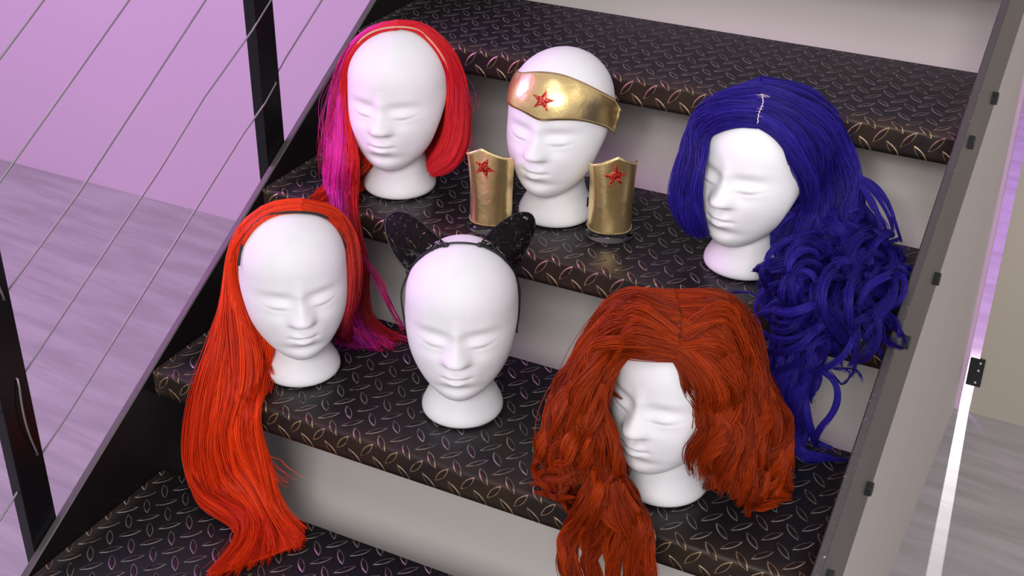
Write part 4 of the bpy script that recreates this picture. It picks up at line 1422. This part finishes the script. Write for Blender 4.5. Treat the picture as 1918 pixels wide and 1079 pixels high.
# cuffs on clear plastic stands
def cuff(base_px, turn, r_top, r_bot, height, star_rot, lab, lab2, lean=0.0, strap=False, peak=0.0):
    q = at(base_px[0], base_px[1], 2, 2 * RISE)
    bx, by = q[0], q[1]
    dirc = math.atan2(CAM[0] - bx, -(CAM[1] - by)) + math.radians(turn)      # front turned towards the room
    M = Matrix.Translation((bx, by, 2 * RISE)) @ Matrix.Rotation(dirc, 4, 'Z')
    c = bpy.data.objects.new('gold_cuff', None)
    COL.objects.link(c); c.matrix_world = M
    tag(c, lab, 'cuff', 'gold star cuffs either side of the second head')
    z0 = 0.014
    A = math.radians(112)
    nC, nR = 73, 25
    def surf(al, t):
        """al angle from the front, t 0..1 from foot to rim"""
        da = abs(al - peak)
        if da < math.radians(80):
            zt = height * (1 - 0.15 * abs(math.sin(da)))
        else:
            zt = height * (0.85 - 0.30 * (da - math.radians(80)))
        z = z0 + t * zt
        f = z / (z0 + height)
        r_ = r_bot + (r_top - r_bot) * f + 0.0012 * math.sin(3.1 * al + 5 * f) * (0.3 + f) - 0.002 * math.sin(math.pi * f)
        sq = 1.0 + 0.06 * math.cos(2 * al)
        return Vector((r_ * sq * math.sin(al), -r_ * (2 - sq) * math.cos(al), z))
    V = []; F = []
    for j in range(nR):
        for i in range(nC):
            V.append(surf(-A + 2 * A * i / (nC - 1), j / (nR - 1)))
    for j in range(nR - 1):
        for i in range(nC - 1):
            a = j * nC + i
            F.append((a, a + 1, a + nC + 1, a + nC))
    sh = link('cuff_shell', mesh_from('cuff_shell', V, F, [M_gold]), c)
    sd = sh.modifiers.new('thickness', 'SOLIDIFY'); sd.thickness = 0.0016; sd.offset = 0
    al = np.linspace(-A, A, 121)
    nr = [np.array((math.sin(a), -math.cos(a), 0)) for a in al]
    for t in (0.985, 0.02):
        path = [np.array(surf(a, t)) + np.array((math.sin(a), -math.cos(a), 0)) * 0.0008 for a in al]
        stitches(path, nr, M_stitch, c, rad=0.0005, step=0.0036, ln=0.0024)
    def on(a, b_):
        rr = 0.038
        aa = peak * 0.6 + a / rr
        zc = height * 0.72 + b_
        p = np.array(surf(aa, zc / (height * 0.93)))
        n = np.array((math.sin(aa), -math.cos(aa), 0))
        return p + n * 0.001, n
    V, F = star_mesh(on, rot=star_rot, R_=0.0175)
    s2 = link('star', mesh_from('star', V, F, [M_star], False), c)
    s2['label'] = 'red glitter star'
    for zc in (height * 0.35, height * 0.62):
        mb = MB()
        pts = [(0.043 * math.sin(a) * 0.93, -0.040 * math.cos(a) * 0.93, zc) for a in np.linspace(A, 2 * math.pi - A, 20)]
        for i in range(19):
            a, b_ = pts[i], pts[i + 1]
            mb.add([(a[0], a[1], a[2] - 0.008), (b_[0], b_[1], b_[2] - 0.008), (b_[0], b_[1], b_[2] + 0.008), (a[0], a[1], a[2] + 0.008)], [(0, 1, 2, 3)])
        e_ = mb.build('elastic_strap', M_elastic, c)
        sd = e_.modifiers.new('thickness', 'SOLIDIFY'); sd.thickness = 0.001
    # clear stand
    mb = MB()
    n_ = 64
    mb.lathe([(0.0001, 0.0003), (0.0385, 0.0003), (0.0395, 0.0015), (0.0385, 0.0035), (0.034, 0.0045), (0.0315, 0.008), (0.0305, 0.016), (0.0300, 0.10), (0.0285, 0.10), (0.0290, 0.012), (0.0285, 0.0065), (0.0001, 0.0065)], n_)
    sc_ = mb.build('plastic_cup_stand', M_clear, None, smooth=True, loc=(bx, by, 2 * RISE + 0.0006))
    tag(sc_, lab2, 'display stand', 'clear cup stands inside the gold cuffs')
    return c


M_clear, nt_, b_ = new_mat('clear_plastic')
b_.inputs['Base Color'].default_value = (0.9, 0.9, 0.95, 1)
b_.inputs['Roughness'].default_value = 0.06
b_.inputs['Transmission Weight'].default_value = 1.0
b_.inputs['IOR'].default_value = 1.3
cuff((920, 422), -8, 0.0400, 0.0350, 0.136, math.radians(16 + 180), 'gold cuff with a red star, left of the head with the gold headband',
     'clear plastic stand holding up the left gold cuff', peak=math.radians(-14))
cuff((1141, 437), 4, 0.0405, 0.0365, 0.136, math.radians(0), 'gold cuff with an upright red star, right of the head with the gold headband',
     'clear plastic stand holding up the right gold cuff', peak=math.radians(8))
